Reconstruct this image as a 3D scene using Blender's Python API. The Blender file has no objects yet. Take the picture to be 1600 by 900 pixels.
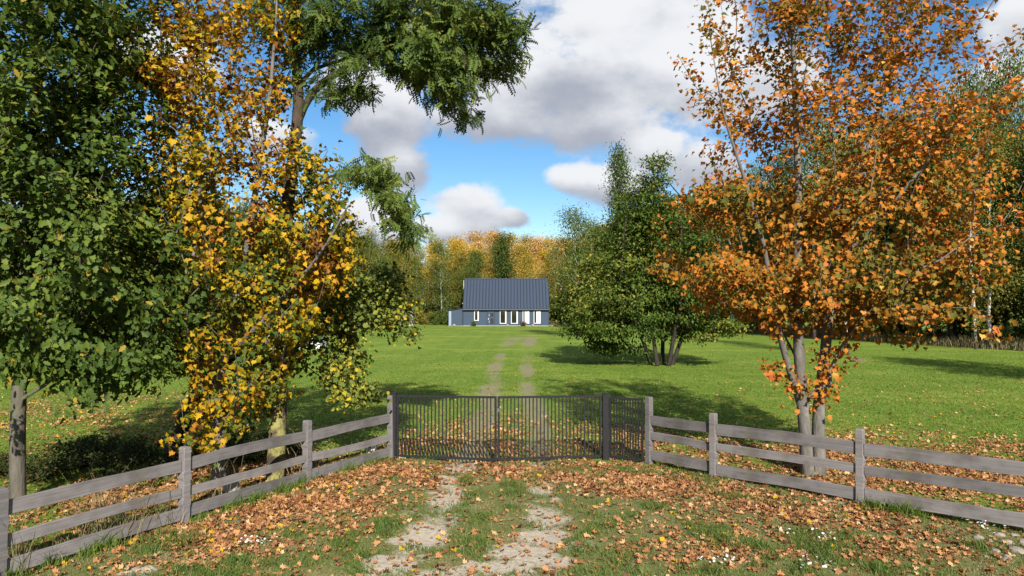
import bpy, math, random
import numpy as np
from mathutils import Vector, Matrix
R = math.radians
rng = np.random.default_rng(7)
random.seed(7)
scene = bpy.context.scene
COL = scene.collection

# ------------------------------------------------------------------ camera
CAM_H, FPX, PITCH = 3.3, 1080.0, math.atan(28 / 1080)
cam_d = bpy.data.cameras.new('camera'); cam = bpy.data.objects.new('camera', cam_d); COL.objects.link(cam)
cam.location = (0, 0, CAM_H); cam.rotation_euler = (math.pi / 2 + PITCH, 0, 0)
cam_d.sensor_width = 36; cam_d.lens = 36 * FPX / 1600; cam_d.clip_end = 5000; cam_d.clip_start = 0.1
scene.camera = cam
scene.view_settings.view_transform = 'Standard'; scene.view_settings.look = 'None'
scene.view_settings.exposure = 1.1; scene.view_settings.gamma = 1

def ray(u, v):
    a, b = (u - 800) / FPX, (450 - v) / FPX
    return np.array([a, math.cos(PITCH) - b * math.sin(PITCH), math.sin(PITCH) + b * math.cos(PITCH)])
def P(u, v, d):                      # pixel direction at distance y = d
    r = ray(u, v); r = r * (d / r[1]); return r + np.array([0, 0, CAM_H])
def G(u, v):                         # pixel to ground
    r = ray(u, v); t = -CAM_H / r[2]; return np.array([r[0] * t, r[1] * t, 0.0])

# ------------------------------------------------------------------ sun and sky
SUN_EL, SUN_DX = R(32), -0.18        # light travels towards (-0.18, 1)
h = math.hypot(SUN_DX, 1)
sdir = Vector((SUN_DX / h * math.cos(SUN_EL), 1 / h * math.cos(SUN_EL), -math.sin(SUN_EL)))
sun_d = bpy.data.lights.new('sun', 'SUN'); sun = bpy.data.objects.new('sun', sun_d); COL.objects.link(sun)
sun_d.energy = 5.0; sun_d.angle = R(0.53); sun_d.color = (1.0, 0.94, 0.84)
sun.rotation_euler = sdir.to_track_quat('-Z', 'Y').to_euler(); sun.location = (10, -30, 40)

world = bpy.data.worlds.new('World'); scene.world = world; world.use_nodes = True
wt = world.node_tree; wt.nodes.clear()
def wn(t, **k):
    n = wt.nodes.new(t)
    for a, b in k.items(): setattr(n, a, b)
    return n
def WM(op, a, b=None, c=None, clamp=False):
    n = wn('ShaderNodeMath', operation=op, use_clamp=clamp)
    for i, x in enumerate((a, b, c)):
        if x is None: continue
        if isinstance(x, (int, float)): n.inputs[i].default_value = x
        else: wt.links.new(x, n.inputs[i])
    return n.outputs[0]
tc = wn('ShaderNodeTexCoord'); DIR = tc.outputs['Generated']
sep = wn('ShaderNodeSeparateXYZ'); wt.links.new(DIR, sep.inputs[0])
AZ = WM('ARCTAN2', sep.outputs[0], sep.outputs[1]); EL = WM('ARCSINE', sep.outputs[2])
def px_azel(u, v):
    r = ray(u, v); r = r / np.linalg.norm(r); return math.atan2(r[0], r[1]), math.asin(r[2])
LOBES = [(1000, 40, 240, 110), (900, 130, 190, 80), (1110, 130, 170, 75), (780, 185, 140, 52), (930, 200, 120, 42), (1000, -60, 420, 70),
         (605, 185, 80, 80), (640, 262, 52, 40), (540, 130, 70, 50), (430, 215, 70, 38), (250, 90, 90, 50), (570, 345, 60, 60),
         (742, 330, 72, 50), (700, 360, 58, 26), (800, 338, 46, 24),
         (1020, 238, 72, 44), (905, 282, 66, 26), (1100, 255, 80, 46), (965, 288, 76, 36),
         (1570, 130, 70, 50), (1620, 30, 70, 50), (1300, 310, 140, 60)]
def wnoise(scale, detail, zoff, zs=1.7, rough=0.58):
    mp = wn('ShaderNodeMapping'); mp.inputs['Location'].default_value = (0, 0, zoff); mp.inputs['Scale'].default_value = (1, 1, zs)
    wt.links.new(DIR, mp.inputs['Vector'])
    n = wn('ShaderNodeTexNoise'); n.inputs['Scale'].default_value = scale; n.inputs['Detail'].default_value = detail
    n.inputs['Roughness'].default_value = rough; wt.links.new(mp.outputs[0], n.inputs['Vector']); return n.outputs['Fac']
body = None; wsum = None; hsum = None
for (u, v, ru, rv) in LOBES:
    a, e = px_azel(u, v); sa, se = ru / FPX, rv / FPX
    x = WM('MULTIPLY', WM('SUBTRACT', AZ, a), 1 / sa); y = WM('MULTIPLY', WM('SUBTRACT', EL, e), 1 / se)
    q = WM('SUBTRACT', 1.0, WM('SQRT', WM('ADD', WM('MULTIPLY', x, x), WM('MULTIPLY', y, y))))
    w = WM('POWER', 20.0, WM('MAXIMUM', q, -2.0)); wy = WM('MULTIPLY', w, WM('MAXIMUM', WM('MINIMUM', y, 1.2), -1.2))
    body = q if body is None else WM('SMOOTH_MAX', body, q, 0.25); wsum = w if wsum is None else WM('ADD', wsum, w); hsum = wy if hsum is None else WM('ADD', hsum, wy)
# the same sort of clouds over the rest of the sky
far = WM('MAXIMUM', WM('SUBTRACT', WM('ABSOLUTE', AZ), 0.72), WM('SUBTRACT', EL, 0.5))
gate = WM('MULTIPLY', far, 8.0, clamp=True)
rest = WM('MULTIPLY_ADD', WM('SUBTRACT', wnoise(2.4, 2, 3.0), 0.5), 5.0, 0.1)
rest = WM('SUBTRACT', WM('MULTIPLY', WM('ADD', rest, 2.0), gate), 2.0)
body = WM('MAXIMUM', WM('MAXIMUM', body, -2.0), rest)
puff = WM('SUBTRACT', wnoise(8.5, 10.0, 0.0, 1.6, 0.60), 0.5); soft = WM('SUBTRACT', wnoise(5.0, 4.0, 5.0, 2.2, 0.5), 0.5)
D0 = WM('MULTIPLY_ADD', puff, 1.9, body)
mask = wn('ShaderNodeMapRange', interpolation_type='SMOOTHSTEP'); mask.inputs['From Min'].default_value = 0.0; mask.inputs['From Max'].default_value = 0.42
wt.links.new(D0, mask.inputs['Value'])
height = WM('DIVIDE', hsum, WM('ADD', wsum, 0.02))
shade = wn('ShaderNodeMapRange', interpolation_type='SMOOTHSTEP'); shade.inputs['From Min'].default_value = 0.45; shade.inputs['From Max'].default_value = -0.75
wt.links.new(WM('ADD', height, WM('ADD', WM('MULTIPLY', puff, 1.5), WM('MULTIPLY', soft, 2.0))), shade.inputs['Value'])
cmix = wn('ShaderNodeMix', data_type='RGBA')
cmix.inputs['A'].default_value = (0.86, 0.88, 0.91, 1); cmix.inputs['B'].default_value = (0.40, 0.43, 0.51, 1)
wt.links.new(shade.outputs[0], cmix.inputs['Factor'])
sky = wn('ShaderNodeTexSky', sky_type='NISHITA'); sky.sun_disc = False
sky.sun_elevation = SUN_EL; sky.sun_rotation = math.atan2(-sdir.x, -sdir.y); sky.air_density = 1.0; sky.dust_density = 0.3; sky.ozone_density = 2.2
hs = wn('ShaderNodeHueSaturation'); hs.inputs['Saturation'].default_value = 1.3; hs.inputs['Value'].default_value = 1.15
wt.links.new(sky.outputs[0], hs.inputs['Color'])
bg1 = wn('ShaderNodeBackground'); bg1.inputs['Strength'].default_value = 0.058; wt.links.new(hs.outputs[0], bg1.inputs['Color'])
bg2 = wn('ShaderNodeBackground'); bg2.inputs['Strength'].default_value = 0.48; wt.links.new(cmix.outputs['Result'], bg2.inputs['Color'])
msh = wn('ShaderNodeMixShader'); wo = wn('ShaderNodeOutputWorld')
wt.links.new(mask.outputs[0], msh.inputs[0]); wt.links.new(bg1.outputs[0], msh.inputs[1]); wt.links.new(bg2.outputs[0], msh.inputs[2])
wt.links.new(msh.outputs[0], wo.inputs['Surface'])

# ------------------------------------------------------------------ helpers: noise, meshes, tags
_tab = np.random.default_rng(11).random((256, 256))
def vnoise(x, y):
    xi = np.floor(x).astype(int); yi = np.floor(y).astype(int); fx = x - xi; fy = y - yi
    fx = fx * fx * (3 - 2 * fx); fy = fy * fy * (3 - 2 * fy)
    t = lambda i, j: _tab[i % 256, j % 256]
    return (t(xi, yi) * (1 - fx) + t(xi + 1, yi) * fx) * (1 - fy) + (t(xi, yi + 1) * (1 - fx) + t(xi + 1, yi + 1) * fx) * fy
def fbm(x, y, o=4):
    s = 0; a = 0.5; n = 0
    for k in range(o):
        s = s + a * vnoise(x * 2 ** k + 17 * k, y * 2 ** k + 31 * k); n += a; a *= 0.5
    return s / n
def sstep(a, b, x): t = np.clip((x - a) / (b - a), 0, 1); return t * t * (3 - 2 * t)

def mesh_np(name, V, F, attrs=None, smooth=False):
    """V (n,3); F list of (m,k) index arrays"""
    me = bpy.data.meshes.new(name); V = np.asarray(V, np.float32)
    Fs = [np.asarray(f, np.int32) for f in (F if isinstance(F, list) else [F]) if len(f)]
    me.vertices.add(len(V)); me.vertices.foreach_set('co', V.ravel())
    loops = np.concatenate([f.ravel() for f in Fs]); tot = np.concatenate([np.full(len(f), f.shape[1], np.int32) for f in Fs])
    start = np.concatenate([[0], np.cumsum(tot)[:-1]]).astype(np.int32)
    me.loops.add(len(loops)); me.loops.foreach_set('vertex_index', loops)
    me.polygons.add(len(tot)); me.polygons.foreach_set('loop_start', start)
    if smooth: me.polygons.foreach_set('use_smooth', np.ones(len(tot), bool))
    for k, a in (attrs or {}).items():
        at = me.attributes.new(k, 'FLOAT', 'POINT'); at.data.foreach_set('value', np.asarray(a, np.float32))
    me.update(calc_edges=True); return me
def obj(name, me, mat=None, parent=None, loc=None):
    o = bpy.data.objects.new(name, me); COL.objects.link(o)
    if mat is not None and me is not None and not me.materials: me.materials.append(mat)
    if parent is not None: o.parent = parent
    if loc is not None: o.location = loc
    return o
def tag(o, label=None, cat=None, group=None, kind=None):
    if label: o['label'] = label
    if cat: o['category'] = cat
    if group: o['group'] = group
    if kind: o['kind'] = kind
    return o
def empty(name, loc, label, cat, group=None, rz=0):
    o = bpy.data.objects.new(name, None); COL.objects.link(o); o.location = tuple(loc); o.rotation_euler.z = rz
    o.empty_display_size = 0.2
    return tag(o, label, cat, group)
class MB:
    def __init__(s): s.V = []; s.F = []
    def add(s, vs, fs):
        b = len(s.V); s.V += [tuple(v) for v in vs]; s.F += [tuple(i + b for i in f) for f in fs]; return s
    def box(s, x0, x1, y0, y1, z0, z1):
        return s.add([(x0, y0, z0), (x1, y0, z0), (x1, y1, z0), (x0, y1, z0), (x0, y0, z1), (x1, y0, z1), (x1, y1, z1), (x0, y1, z1)],
                     [(0, 3, 2, 1), (4, 5, 6, 7), (0, 1, 5, 4), (1, 2, 6, 5), (2, 3, 7, 6), (3, 0, 4, 7)])
    def prism(s, prof, y0, y1):                      # profile in xz, extruded along y
        n = len(prof); vs = [(x, y0, z) for x, z in prof] + [(x, y1, z) for x, z in prof]
        fs = [tuple(range(n)), tuple(range(2 * n - 1, n - 1, -1))] + [(i, i + n, (i + 1) % n + n, (i + 1) % n) for i in range(n)]
        return s.add(vs, fs)
    def mesh(s, name='m', bevel=0):
        me = bpy.data.meshes.new(name); me.from_pydata(s.V, [], s.F)
        import bmesh
        bm = bmesh.new(); bm.from_mesh(me); bmesh.ops.recalc_face_normals(bm, faces=bm.faces)
        if bevel: bmesh.ops.bevel(bm, geom=list(bm.edges), offset=bevel, segments=1, affect='EDGES')
        bm.to_mesh(me); bm.free(); me.update(); return me
    def build(s, name, mat, parent=None, bevel=0, loc=None): return obj(name, s.mesh(name, bevel), mat, parent, loc)

# ------------------------------------------------------------------ materials
ALB = 0.60          # surface colours below were balanced at exposure 0.34; this brings them to real-world reflectance
class Mat:
    def __init__(s, name):
        s.m = bpy.data.materials.new(name); s.m.use_nodes = True; s.t = s.m.node_tree; s.t.nodes.clear()
        s.out = s.n('ShaderNodeOutputMaterial')
    def n(s, t, **k):
        n = s.t.nodes.new(t)
        for a, b in k.items(): setattr(n, a, b)
        return n
    def l(s, a, b): s.t.links.new(a, b)
    def val(s, x, sock):
        if isinstance(x, (int, float)): sock.default_value = x
        elif isinstance(x, (tuple, list)): sock.default_value = (*x, 1) if len(x) == 3 and sock.type == 'RGBA' else x
        else: s.l(x, sock)
    def coord(s, kind='Object'): return s.n('ShaderNodeTexCoord').outputs[kind]
    def pos(s): return s.n('ShaderNodeNewGeometry').outputs['Position']
    def noise(s, vec, scale, detail=4, rough=0.55, stretch=None):
        if stretch:
            mp = s.n('ShaderNodeMapping'); mp.inputs['Scale'].default_value = stretch; s.l(vec, mp.inputs['Vector']); vec = mp.outputs[0]
        n = s.n('ShaderNodeTexNoise'); s.l(vec, n.inputs['Vector'])
        n.inputs['Scale'].default_value = scale; n.inputs['Detail'].default_value = detail; n.inputs['Roughness'].default_value = rough
        return n.outputs['Fac']
    def ramp(s, fac, stops, interp='LINEAR'):
        r = s.n('ShaderNodeValToRGB'); r.color_ramp.interpolation = interp; e = r.color_ramp.elements
        while len(e) < len(stops): e.new(0.5)
        for i, (p, c) in enumerate(stops): e[i].position = p; e[i].color = (*c, 1)
        s.l(fac, r.inputs[0]); return r.outputs[0]
    def mix(s, f, a, b, mode='MIX'):
        m = s.n('ShaderNodeMix', data_type='RGBA', blend_type=mode); s.val(f, m.inputs['Factor']); s.val(a, m.inputs['A']); s.val(b, m.inputs['B']); return m.outputs['Result']
    def math(s, op, a, b=None, c=None, clamp=False):
        m = s.n('ShaderNodeMath', operation=op, use_clamp=clamp)
        for i, x in enumerate((a, b, c)):
            if x is not None: s.val(x, m.inputs[i])
        return m.outputs[0]
    def mr(s, f, a, b, c=0.0, d=1.0, smooth=True):
        m = s.n('ShaderNodeMapRange', interpolation_type='SMOOTHSTEP' if smooth else 'LINEAR'); s.l(f, m.inputs['Value'])
        for k, x in zip(('From Min', 'From Max', 'To Min', 'To Max'), (a, b, c, d)): m.inputs[k].default_value = x
        return m.outputs[0]
    def attr(s, name): return s.n('ShaderNodeAttribute', attribute_name=name).outputs['Fac']
    def bump(s, h, strength, dist=0.02):
        b = s.n('ShaderNodeBump'); b.inputs['Strength'].default_value = strength; b.inputs['Distance'].default_value = dist; s.l(h, b.inputs['Height']); return b.outputs[0]
    def dim(s, c, k):
        m = s.n('ShaderNodeMix', data_type='RGBA', blend_type='MULTIPLY'); m.inputs['Factor'].default_value = 1.0; s.val(c, m.inputs['A']); m.inputs['B'].default_value = (k, k, k, 1); return m.outputs['Result']
    def principled(s, col, rough=0.7, spec=0.3, normal=None, metallic=0.0, k=ALB):
        col = s.dim(col, k)
        p = s.n('ShaderNodeBsdfPrincipled'); s.val(col, p.inputs['Base Color']); s.val(rough, p.inputs['Roughness'])
        p.inputs['Specular IOR Level'].default_value = spec; p.inputs['Metallic'].default_value = metallic
        if normal is not None: s.l(normal, p.inputs['Normal'])
        s.l(p.outputs[0], s.out.inputs['Surface']); return s.m

def leaf_mat(name, stops, trans=0.32, gloss=0.02, objrand=0.0, rough=0.6, patch=None):
    M = Mat(name); f = M.attr('rnd')
    if objrand:
        oi = M.n('ShaderNodeObjectInfo'); f = M.math('ADD', f, M.math('MULTIPLY', M.math('SUBTRACT', oi.outputs['Random'], 0.5), objrand), clamp=True)
    c = M.ramp(f, stops)
    if patch: c = M.mix(M.mr(M.noise(M.pos(), 24, 2), 0.45, 0.65), c, patch, 'MULTIPLY')
    c = M.dim(c, ALB)
    d = M.n('ShaderNodeBsdfDiffuse'); M.l(c, d.inputs['Color']); t = M.n('ShaderNodeBsdfTranslucent'); M.l(c, t.inputs['Color'])
    g = M.n('ShaderNodeBsdfGlossy'); g.inputs['Roughness'].default_value = rough; g.inputs['Color'].default_value = (0.9, 0.95, 1, 1)
    m1 = M.n('ShaderNodeMixShader'); m1.inputs[0].default_value = trans; M.l(d.outputs[0], m1.inputs[1]); M.l(t.outputs[0], m1.inputs[2])
    m2 = M.n('ShaderNodeMixShader'); m2.inputs[0].default_value = gloss * 0.35; M.l(m1.outputs[0], m2.inputs[1]); M.l(g.outputs[0], m2.inputs[2])
    M.l(m2.outputs[0], M.out.inputs['Surface']); return M.m
def bark_mat(name, c1, c2, c3=None, scale=6, stretch=(1, 1, 0.25), bump=0.7):
    M = Mat(name); co = M.coord(); n = M.noise(co, scale, 6, 0.65, stretch)
    c = M.ramp(n, [(0.3, c1), (0.7, c2)])
    if c3: c = M.mix(M.mr(M.noise(co, 3.1, 5, 0.6), 0.48, 0.62), c, c3)
    return M.principled(c, 0.9, 0.15, M.bump(M.noise(co, scale * 4, 5, 0.6, stretch), bump, 0.03))
def bark_mat_lichen(name, c1, c2, c3, scale):
    M = Mat(name); co = M.coord(); n = M.noise(co, scale, 6, 0.65, (1, 1, 0.25)); z = M.n('ShaderNodeSeparateXYZ'); M.l(co, z.inputs[0])
    c = M.ramp(n, [(0.3, c1), (0.7, c2)]); low = M.mr(z.outputs[2], 2.2, 3.4, 0.42, 0.62)
    c = M.mix(M.math('MULTIPLY', M.math('SUBTRACT', M.noise(co, 3.1, 5, 0.6), low), 8.0, clamp=True), c, c3)
    return M.principled(c, 0.9, 0.15, M.bump(M.noise(co, scale * 4, 5, 0.6, (1, 1, 0.25)), 0.8, 0.03))
def plain(name, c, rough=0.6, spec=0.3, var=0.0, metallic=0.0, vs=8):
    M = Mat(name)
    if var:
        col = M.mix(M.noise(M.coord(), vs, 5), tuple(x * (1 - var) for x in c), tuple(min(1, x * (1 + var)) for x in c))
    else: col = c
    return M.principled(col, rough, spec, None, metallic)

MT = {}
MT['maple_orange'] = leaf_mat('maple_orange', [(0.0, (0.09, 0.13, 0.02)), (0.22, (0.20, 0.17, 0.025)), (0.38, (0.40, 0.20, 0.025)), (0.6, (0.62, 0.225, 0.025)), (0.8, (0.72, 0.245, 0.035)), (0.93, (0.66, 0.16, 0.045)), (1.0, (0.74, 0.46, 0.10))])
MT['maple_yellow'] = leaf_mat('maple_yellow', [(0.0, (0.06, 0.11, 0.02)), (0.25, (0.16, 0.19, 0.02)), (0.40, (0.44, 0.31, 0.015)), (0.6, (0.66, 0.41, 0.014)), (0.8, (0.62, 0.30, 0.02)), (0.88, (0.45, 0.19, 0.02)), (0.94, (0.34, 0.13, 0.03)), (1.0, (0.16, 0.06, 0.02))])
MT['oak'] = leaf_mat('oak', [(0.0, (0.04, 0.075, 0.012)), (0.5, (0.085, 0.14, 0.02)), (0.85, (0.17, 0.225, 0.03)), (0.95, (0.20, 0.21, 0.03)), (1.0, (0.40, 0.27, 0.03))], 0.25, 0.025)
MT['robinia'] = leaf_mat('robinia', [(0.0, (0.05, 0.09, 0.018)), (0.5, (0.11, 0.17, 0.03)), (0.85, (0.21, 0.27, 0.05)), (1.0, (0.38, 0.37, 0.08))], 0.3, 0.02)
MT['apple'] = leaf_mat('apple', [(0.0, (0.06, 0.09, 0.02)), (0.4, (0.13, 0.18, 0.035)), (0.7, (0.24, 0.27, 0.04)), (0.86, (0.50, 0.42, 0.04)), (1.0, (0.62, 0.46, 0.03))], 0.25)
MT['cherry'] = leaf_mat('cherry', [(0.0, (0.045, 0.085, 0.013)), (0.5, (0.09, 0.15, 0.02)), (0.8, (0.18, 0.215, 0.03)), (1.0, (0.36, 0.29, 0.05))], 0.25)
MT['far_green'] = leaf_mat('far_green', [(0.0, (0.06, 0.10, 0.018)), (0.6, (0.11, 0.165, 0.028)), (1.0, (0.18, 0.22, 0.04))], 0.25, 0.03, 0.7)
MT['far_olive'] = leaf_mat('far_olive', [(0.0, (0.10, 0.13, 0.022)), (0.5, (0.21, 0.21, 0.03)), (1.0, (0.37, 0.30, 0.045))], 0.25, 0.03, 0.7)
MT['far_gold'] = leaf_mat('far_gold', [(0.0, (0.27, 0.23, 0.03)), (0.5, (0.55, 0.40, 0.045)), (1.0, (0.75, 0.48, 0.05))], 0.25, 0.03, 0.7)
MT['far_orange'] = leaf_mat('far_orange', [(0.0, (0.52, 0.33, 0.07)), (0.5, (0.82, 0.48, 0.12)), (1.0, (0.92, 0.50, 0.17))], 0.25, 0.03, 0.7)
MT['litter'] = leaf_mat('litter', [(0.0, (0.12, 0.05, 0.025)), (0.3, (0.33, 0.145, 0.065)), (0.6, (0.54, 0.25, 0.105)), (0.8, (0.66, 0.36, 0.16)), (0.93, (0.72, 0.48, 0.25)), (0.95, (0.62, 0.38, 0.03)), (1.0, (0.70, 0.44, 0.03))], 0.12, 0.02)
MT['grass'] = leaf_mat('grass', [(0.0, (0.095, 0.17, 0.022)), (0.6, (0.165, 0.26, 0.033)), (0.9, (0.26, 0.325, 0.055)), (1.0, (0.44, 0.40, 0.14))], 0.3, 0.02)
MT['rough_grass'] = leaf_mat('rough_grass', [(0.0, (0.08, 0.16, 0.025)), (0.4, (0.15, 0.22, 0.04)), (0.7, (0.25, 0.25, 0.08)), (1.0, (0.42, 0.35, 0.19))], 0.25, 0.03)
MT['dry_grass'] = leaf_mat('dry_grass', [(0.0, (0.12, 0.13, 0.04)), (0.5, (0.27, 0.22, 0.10)), (1.0, (0.45, 0.37, 0.21))], 0.25, 0.03)
MT['bark_maple'] = bark_mat('bark_maple', (0.10, 0.09, 0.08), (0.29, 0.27, 0.24), (0.16, 0.15, 0.125))
MT['bark_robinia'] = bark_mat_lichen('bark_robinia', (0.04, 0.032, 0.025), (0.13, 0.10, 0.07), (0.36, 0.33, 0.11), 9)
MT['bark_dark'] = bark_mat('bark_dark', (0.022, 0.018, 0.014), (0.075, 0.062, 0.05), None, 8)
MT['bark_oak'] = bark_mat('bark_oak', (0.07, 0.062, 0.05), (0.20, 0.18, 0.15), (0.15, 0.145, 0.10))
def birch_bark():
    M = Mat('bark_birch'); co = M.coord(); n = M.noise(co, 3.0, 5, 0.7, (0.6, 0.6, 3.5))
    z = M.n('ShaderNodeSeparateXYZ'); M.l(co, z.inputs[0])
    c = M.ramp(n, [(0.36, (0.03, 0.028, 0.025)), (0.46, (0.52, 0.50, 0.46)), (0.7, (0.72, 0.70, 0.66))])
    c = M.mix(M.mr(z.outputs[2], 0.4, 2.2), (0.06, 0.05, 0.04), c)
    return M.principled(c, 0.8, 0.2)
MT['bark_birch'] = birch_bark()
def wood_mat():
    M = Mat('weathered_wood'); co = M.coord(); oi = M.n('ShaderNodeObjectInfo')
    n = M.noise(co, 5, 6, 0.6, (0.3, 4, 7)); n2 = M.noise(co, 2.2, 4)
    c = M.ramp(n, [(0.2, (0.15, 0.142, 0.14)), (0.55, (0.235, 0.226, 0.228)), (0.85, (0.34, 0.33, 0.33))])
    c = M.mix(M.mr(n2, 0.42, 0.68), c, (0.66, 0.63, 0.62), 'MULTIPLY')
    c = M.mix(M.mr(M.noise(co, 2.6, 5, .65), 0.56, 0.72, 0, .6), c, (0.17, 0.175, 0.12))   # algae and lichen stains
    cr = M.noise(co, 3, 5, 0.7, (0.25, 9, 16)); c = M.mix(M.mr(cr, 0.66, 0.70), c, (0.05, 0.045, 0.04))
    k = M.ramp(oi.outputs['Random'], [(0, (0.82, 0.80, 0.80)), (1, (1.15, 1.1, 1.08))]); c = M.mix(1.0, c, k, 'MULTIPLY')
    # knots
    v = M.n('ShaderNodeTexVoronoi'); v.inputs['Scale'].default_value = 2.3; M.l(co, v.inputs['Vector'])
    c = M.mix(M.mr(v.outputs['Distance'], 0.03, 0.09), (0.07, 0.055, 0.045), c)
    return M.principled(c, 0.85, 0.2, M.bump(n, 0.5, 0.006))
MT['wood'] = wood_mat()
MT['gate'] = plain('gate_paint', (0.020, 0.020, 0.023), 0.65, 0.18, 0.5, 0, 18)
MT['house_wall'] = plain('house_wall', (0.052, 0.082, 0.13), 0.75, 0.25, 0.12, 0, 1.5)
MT['house_roof'] = plain('house_roof', (0.036, 0.056, 0.098), 0.55, 0.35, 0.08, 0, 1.0)
MT['house_dark'] = plain('house_dark', (0.012, 0.016, 0.024), 0.6)
MT['white_paint'] = plain('white_paint', (0.78, 0.78, 0.77), 0.5, 0.3, 0.05)
MT['curtain'] = plain('curtain', (0.74, 0.75, 0.76), 0.9, 0.1, 0.04)
MT['glass'] = plain('glass', (0.012, 0.014, 0.016), 0.06, 0.6)
MT['metal_sheet'] = plain('metal_sheet', (0.30, 0.37, 0.46), 0.4, 0.5, 0.15)
MT['gutter'] = plain('gutter', (0.10, 0.125, 0.17), 0.5)
MT['concrete'] = plain('concrete', (0.42, 0.41, 0.38), 0.9, 0.2, 0.25)
MT['stone'] = plain('stone', (0.36, 0.31, 0.27), 0.9, 0.15, 0.55, 0, 9)
MT['white_sack'] = plain('white_sack', (0.75, 0.75, 0.74), 0.6, 0.3, 0.1)
MT['petal'] = plain('petal', (0.8, 0.8, 0.78), 0.7, 0.2)
MT['bramble'] = leaf_mat('bramble', [(0, (0.03, 0.045, 0.012)), (0.6, (0.06, 0.085, 0.02)), (0.9, (0.11, 0.12, 0.03)), (1, (0.22, 0.12, 0.05))])
MT['shrub_red'] = leaf_mat('shrub_red', [(0, (0.06, 0.07, 0.02)), (0.6, (0.22, 0.10, 0.06)), (1, (0.5, 0.35, 0.3))])

# ------------------------------------------------------------------ ground fields
def ground_z(x, y):
    x = np.asarray(x, float); y = np.asarray(y, float)
    near = 1 - sstep(30, 60, np.hypot(x, y))
    z = (fbm(x * 0.9 + 5, y * 0.9 + 3, 3) - 0.5) * 0.07 * near
    for xc in (-1.1, 0.55):
        z = z - 0.05 * np.exp(-((x - xc) / 0.3) ** 2) * near
    z = z - 0.07 * np.exp(-((x + 1.05) / 0.55) ** 2 - ((y - 15) / 1.0) ** 2)
    return z
def gz(x, y): return float(ground_z(np.array([x]), np.array([y]))[0])
def ell(lst, x, y, soft=True):
    out = np.zeros_like(x)
    for (u, v, ru, rv, s) in lst:
        c = G(u, v); d = c[1]; rx = ru * d / FPX; ry = max(0.15, rv * d * d / (CAM_H * FPX))
        out = np.maximum(out, s * np.clip(1.25 - np.hypot((x - c[0]) / rx, (y - c[1]) / ry), 0, 1))
    return out
DIRT = [(720, 724, 30, 8, 1.3), (708, 772, 24, 14, 1.0), (668, 832, 40, 24, 1.25), (640, 846, 50, 10, .9), (600, 885, 50, 22, 1.0), (690, 895, 60, 18, .8), (735, 882, 22, 10, .9),
        (866, 777, 20, 10, .9), (845, 797, 28, 8, .9), (855, 835, 60, 16, 1.15), (820, 862, 75, 20, 1.1), (800, 885, 80, 14, .9), (900, 850, 50, 16, .7), (215, 893, 40, 10, .9),
        (395, 862, 60, 10, .5), (1310, 782, 30, 8, .6)]
TL = np.array([(-2.4, 6), (-1.68, 8.65), (-1.25, 10), (-1.1, 14.5), (-0.75, 17.6), (-0.9, 27), (-0.95, 38), (-0.5, 55), (0.0, 70), (0.4, 74)])
TR = np.array([(.4, 5), (.4, 10), (.55, 11.5), (.7, 17.6), (.65, 27), (.8, 38), (1.3, 55), (1.9, 70), (1.9, 74)])
def tracks(x, y):
    o = np.zeros_like(x)
    for T, w in ((TL, .58), (TR, .50)):
        xc = np.interp(y, T[:, 0] * 0 + T[:, 1], T[:, 0]); ww = w * (1 + sstep(40, 70, y) * 0.9)
        o = np.maximum(o, np.clip(1.2 - np.abs(x - xc) / ww, 0, 1) * (1 - sstep(72, 76, y)))
    return o
def dirt(x, y):
    n = fbm(x * 2.3, y * 2.3, 4) - 0.5; n2 = fbm(x * 0.8 + 40, y * 0.35 + 9, 3) - 0.5
    near = ell(DIRT, x, y) + n * 0.9
    t = tracks(x, y); far = t * (0.70 + n2 * 1.5) + n * 0.9
    mid = 1 - .7 * sstep(46, 50, y) * (1 - sstep(54, 58, y))
    inside = sstep(14.2, 15.5, y)
    f = near * (1 - inside) + far * mid * inside
    f = f + inside * .45 * np.exp(-((x - 1.0) / 1.7) ** 2 - ((y - 71) / 3.2) ** 2) + inside * .22 * np.exp(-((x + .1) / 1.3) ** 2) * (1 - sstep(24, 44, y))
    f = np.where((y < 15) & (t > 0), np.maximum(f, t * 0.58 + n * 0.9), f)
    return sstep(0.15, 0.85, f)
LITTER = [(420, 790, 190, 60, 1.0), (560, 745, 150, 35, 1.1), (330, 850, 130, 35, .45), (700, 735, 80, 18, .9), (860, 738, 110, 18, 1.0), (960, 745, 90, 28, 1.0), (1090, 765, 130, 25, .85),
          (1230, 790, 150, 28, .8), (1330, 840, 150, 40, .4), (1080, 840, 130, 40, .3), (1300, 730, 220, 40, 1.0), (1500, 750, 200, 50, .8), (1450, 695, 170, 30, .45),
          (800, 700, 140, 25, .7), (800, 670, 120, 22, .5), (420, 740, 160, 40, .7), (230, 770, 150, 60, .7), (100, 650, 300, 50, .25), (640, 690, 60, 20, .5), (1000, 690, 120, 25, .4), (1130, 700, 80, 20, .8)]
def litter_d(x, y):
    n = fbm(x * 1.3 + 8, y * 1.3, 4)
    d = ell(LITTER, x, y) * (0.25 + 1.3 * sstep(0.35, 0.62, n)); base = 0.035 * (1 - sstep(16, 40, y)) + 0.03 * (y < 15)
    return np.clip(d, 0, 1.2) * (1 - 0.75 * dirt(x, y)) + base

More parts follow.
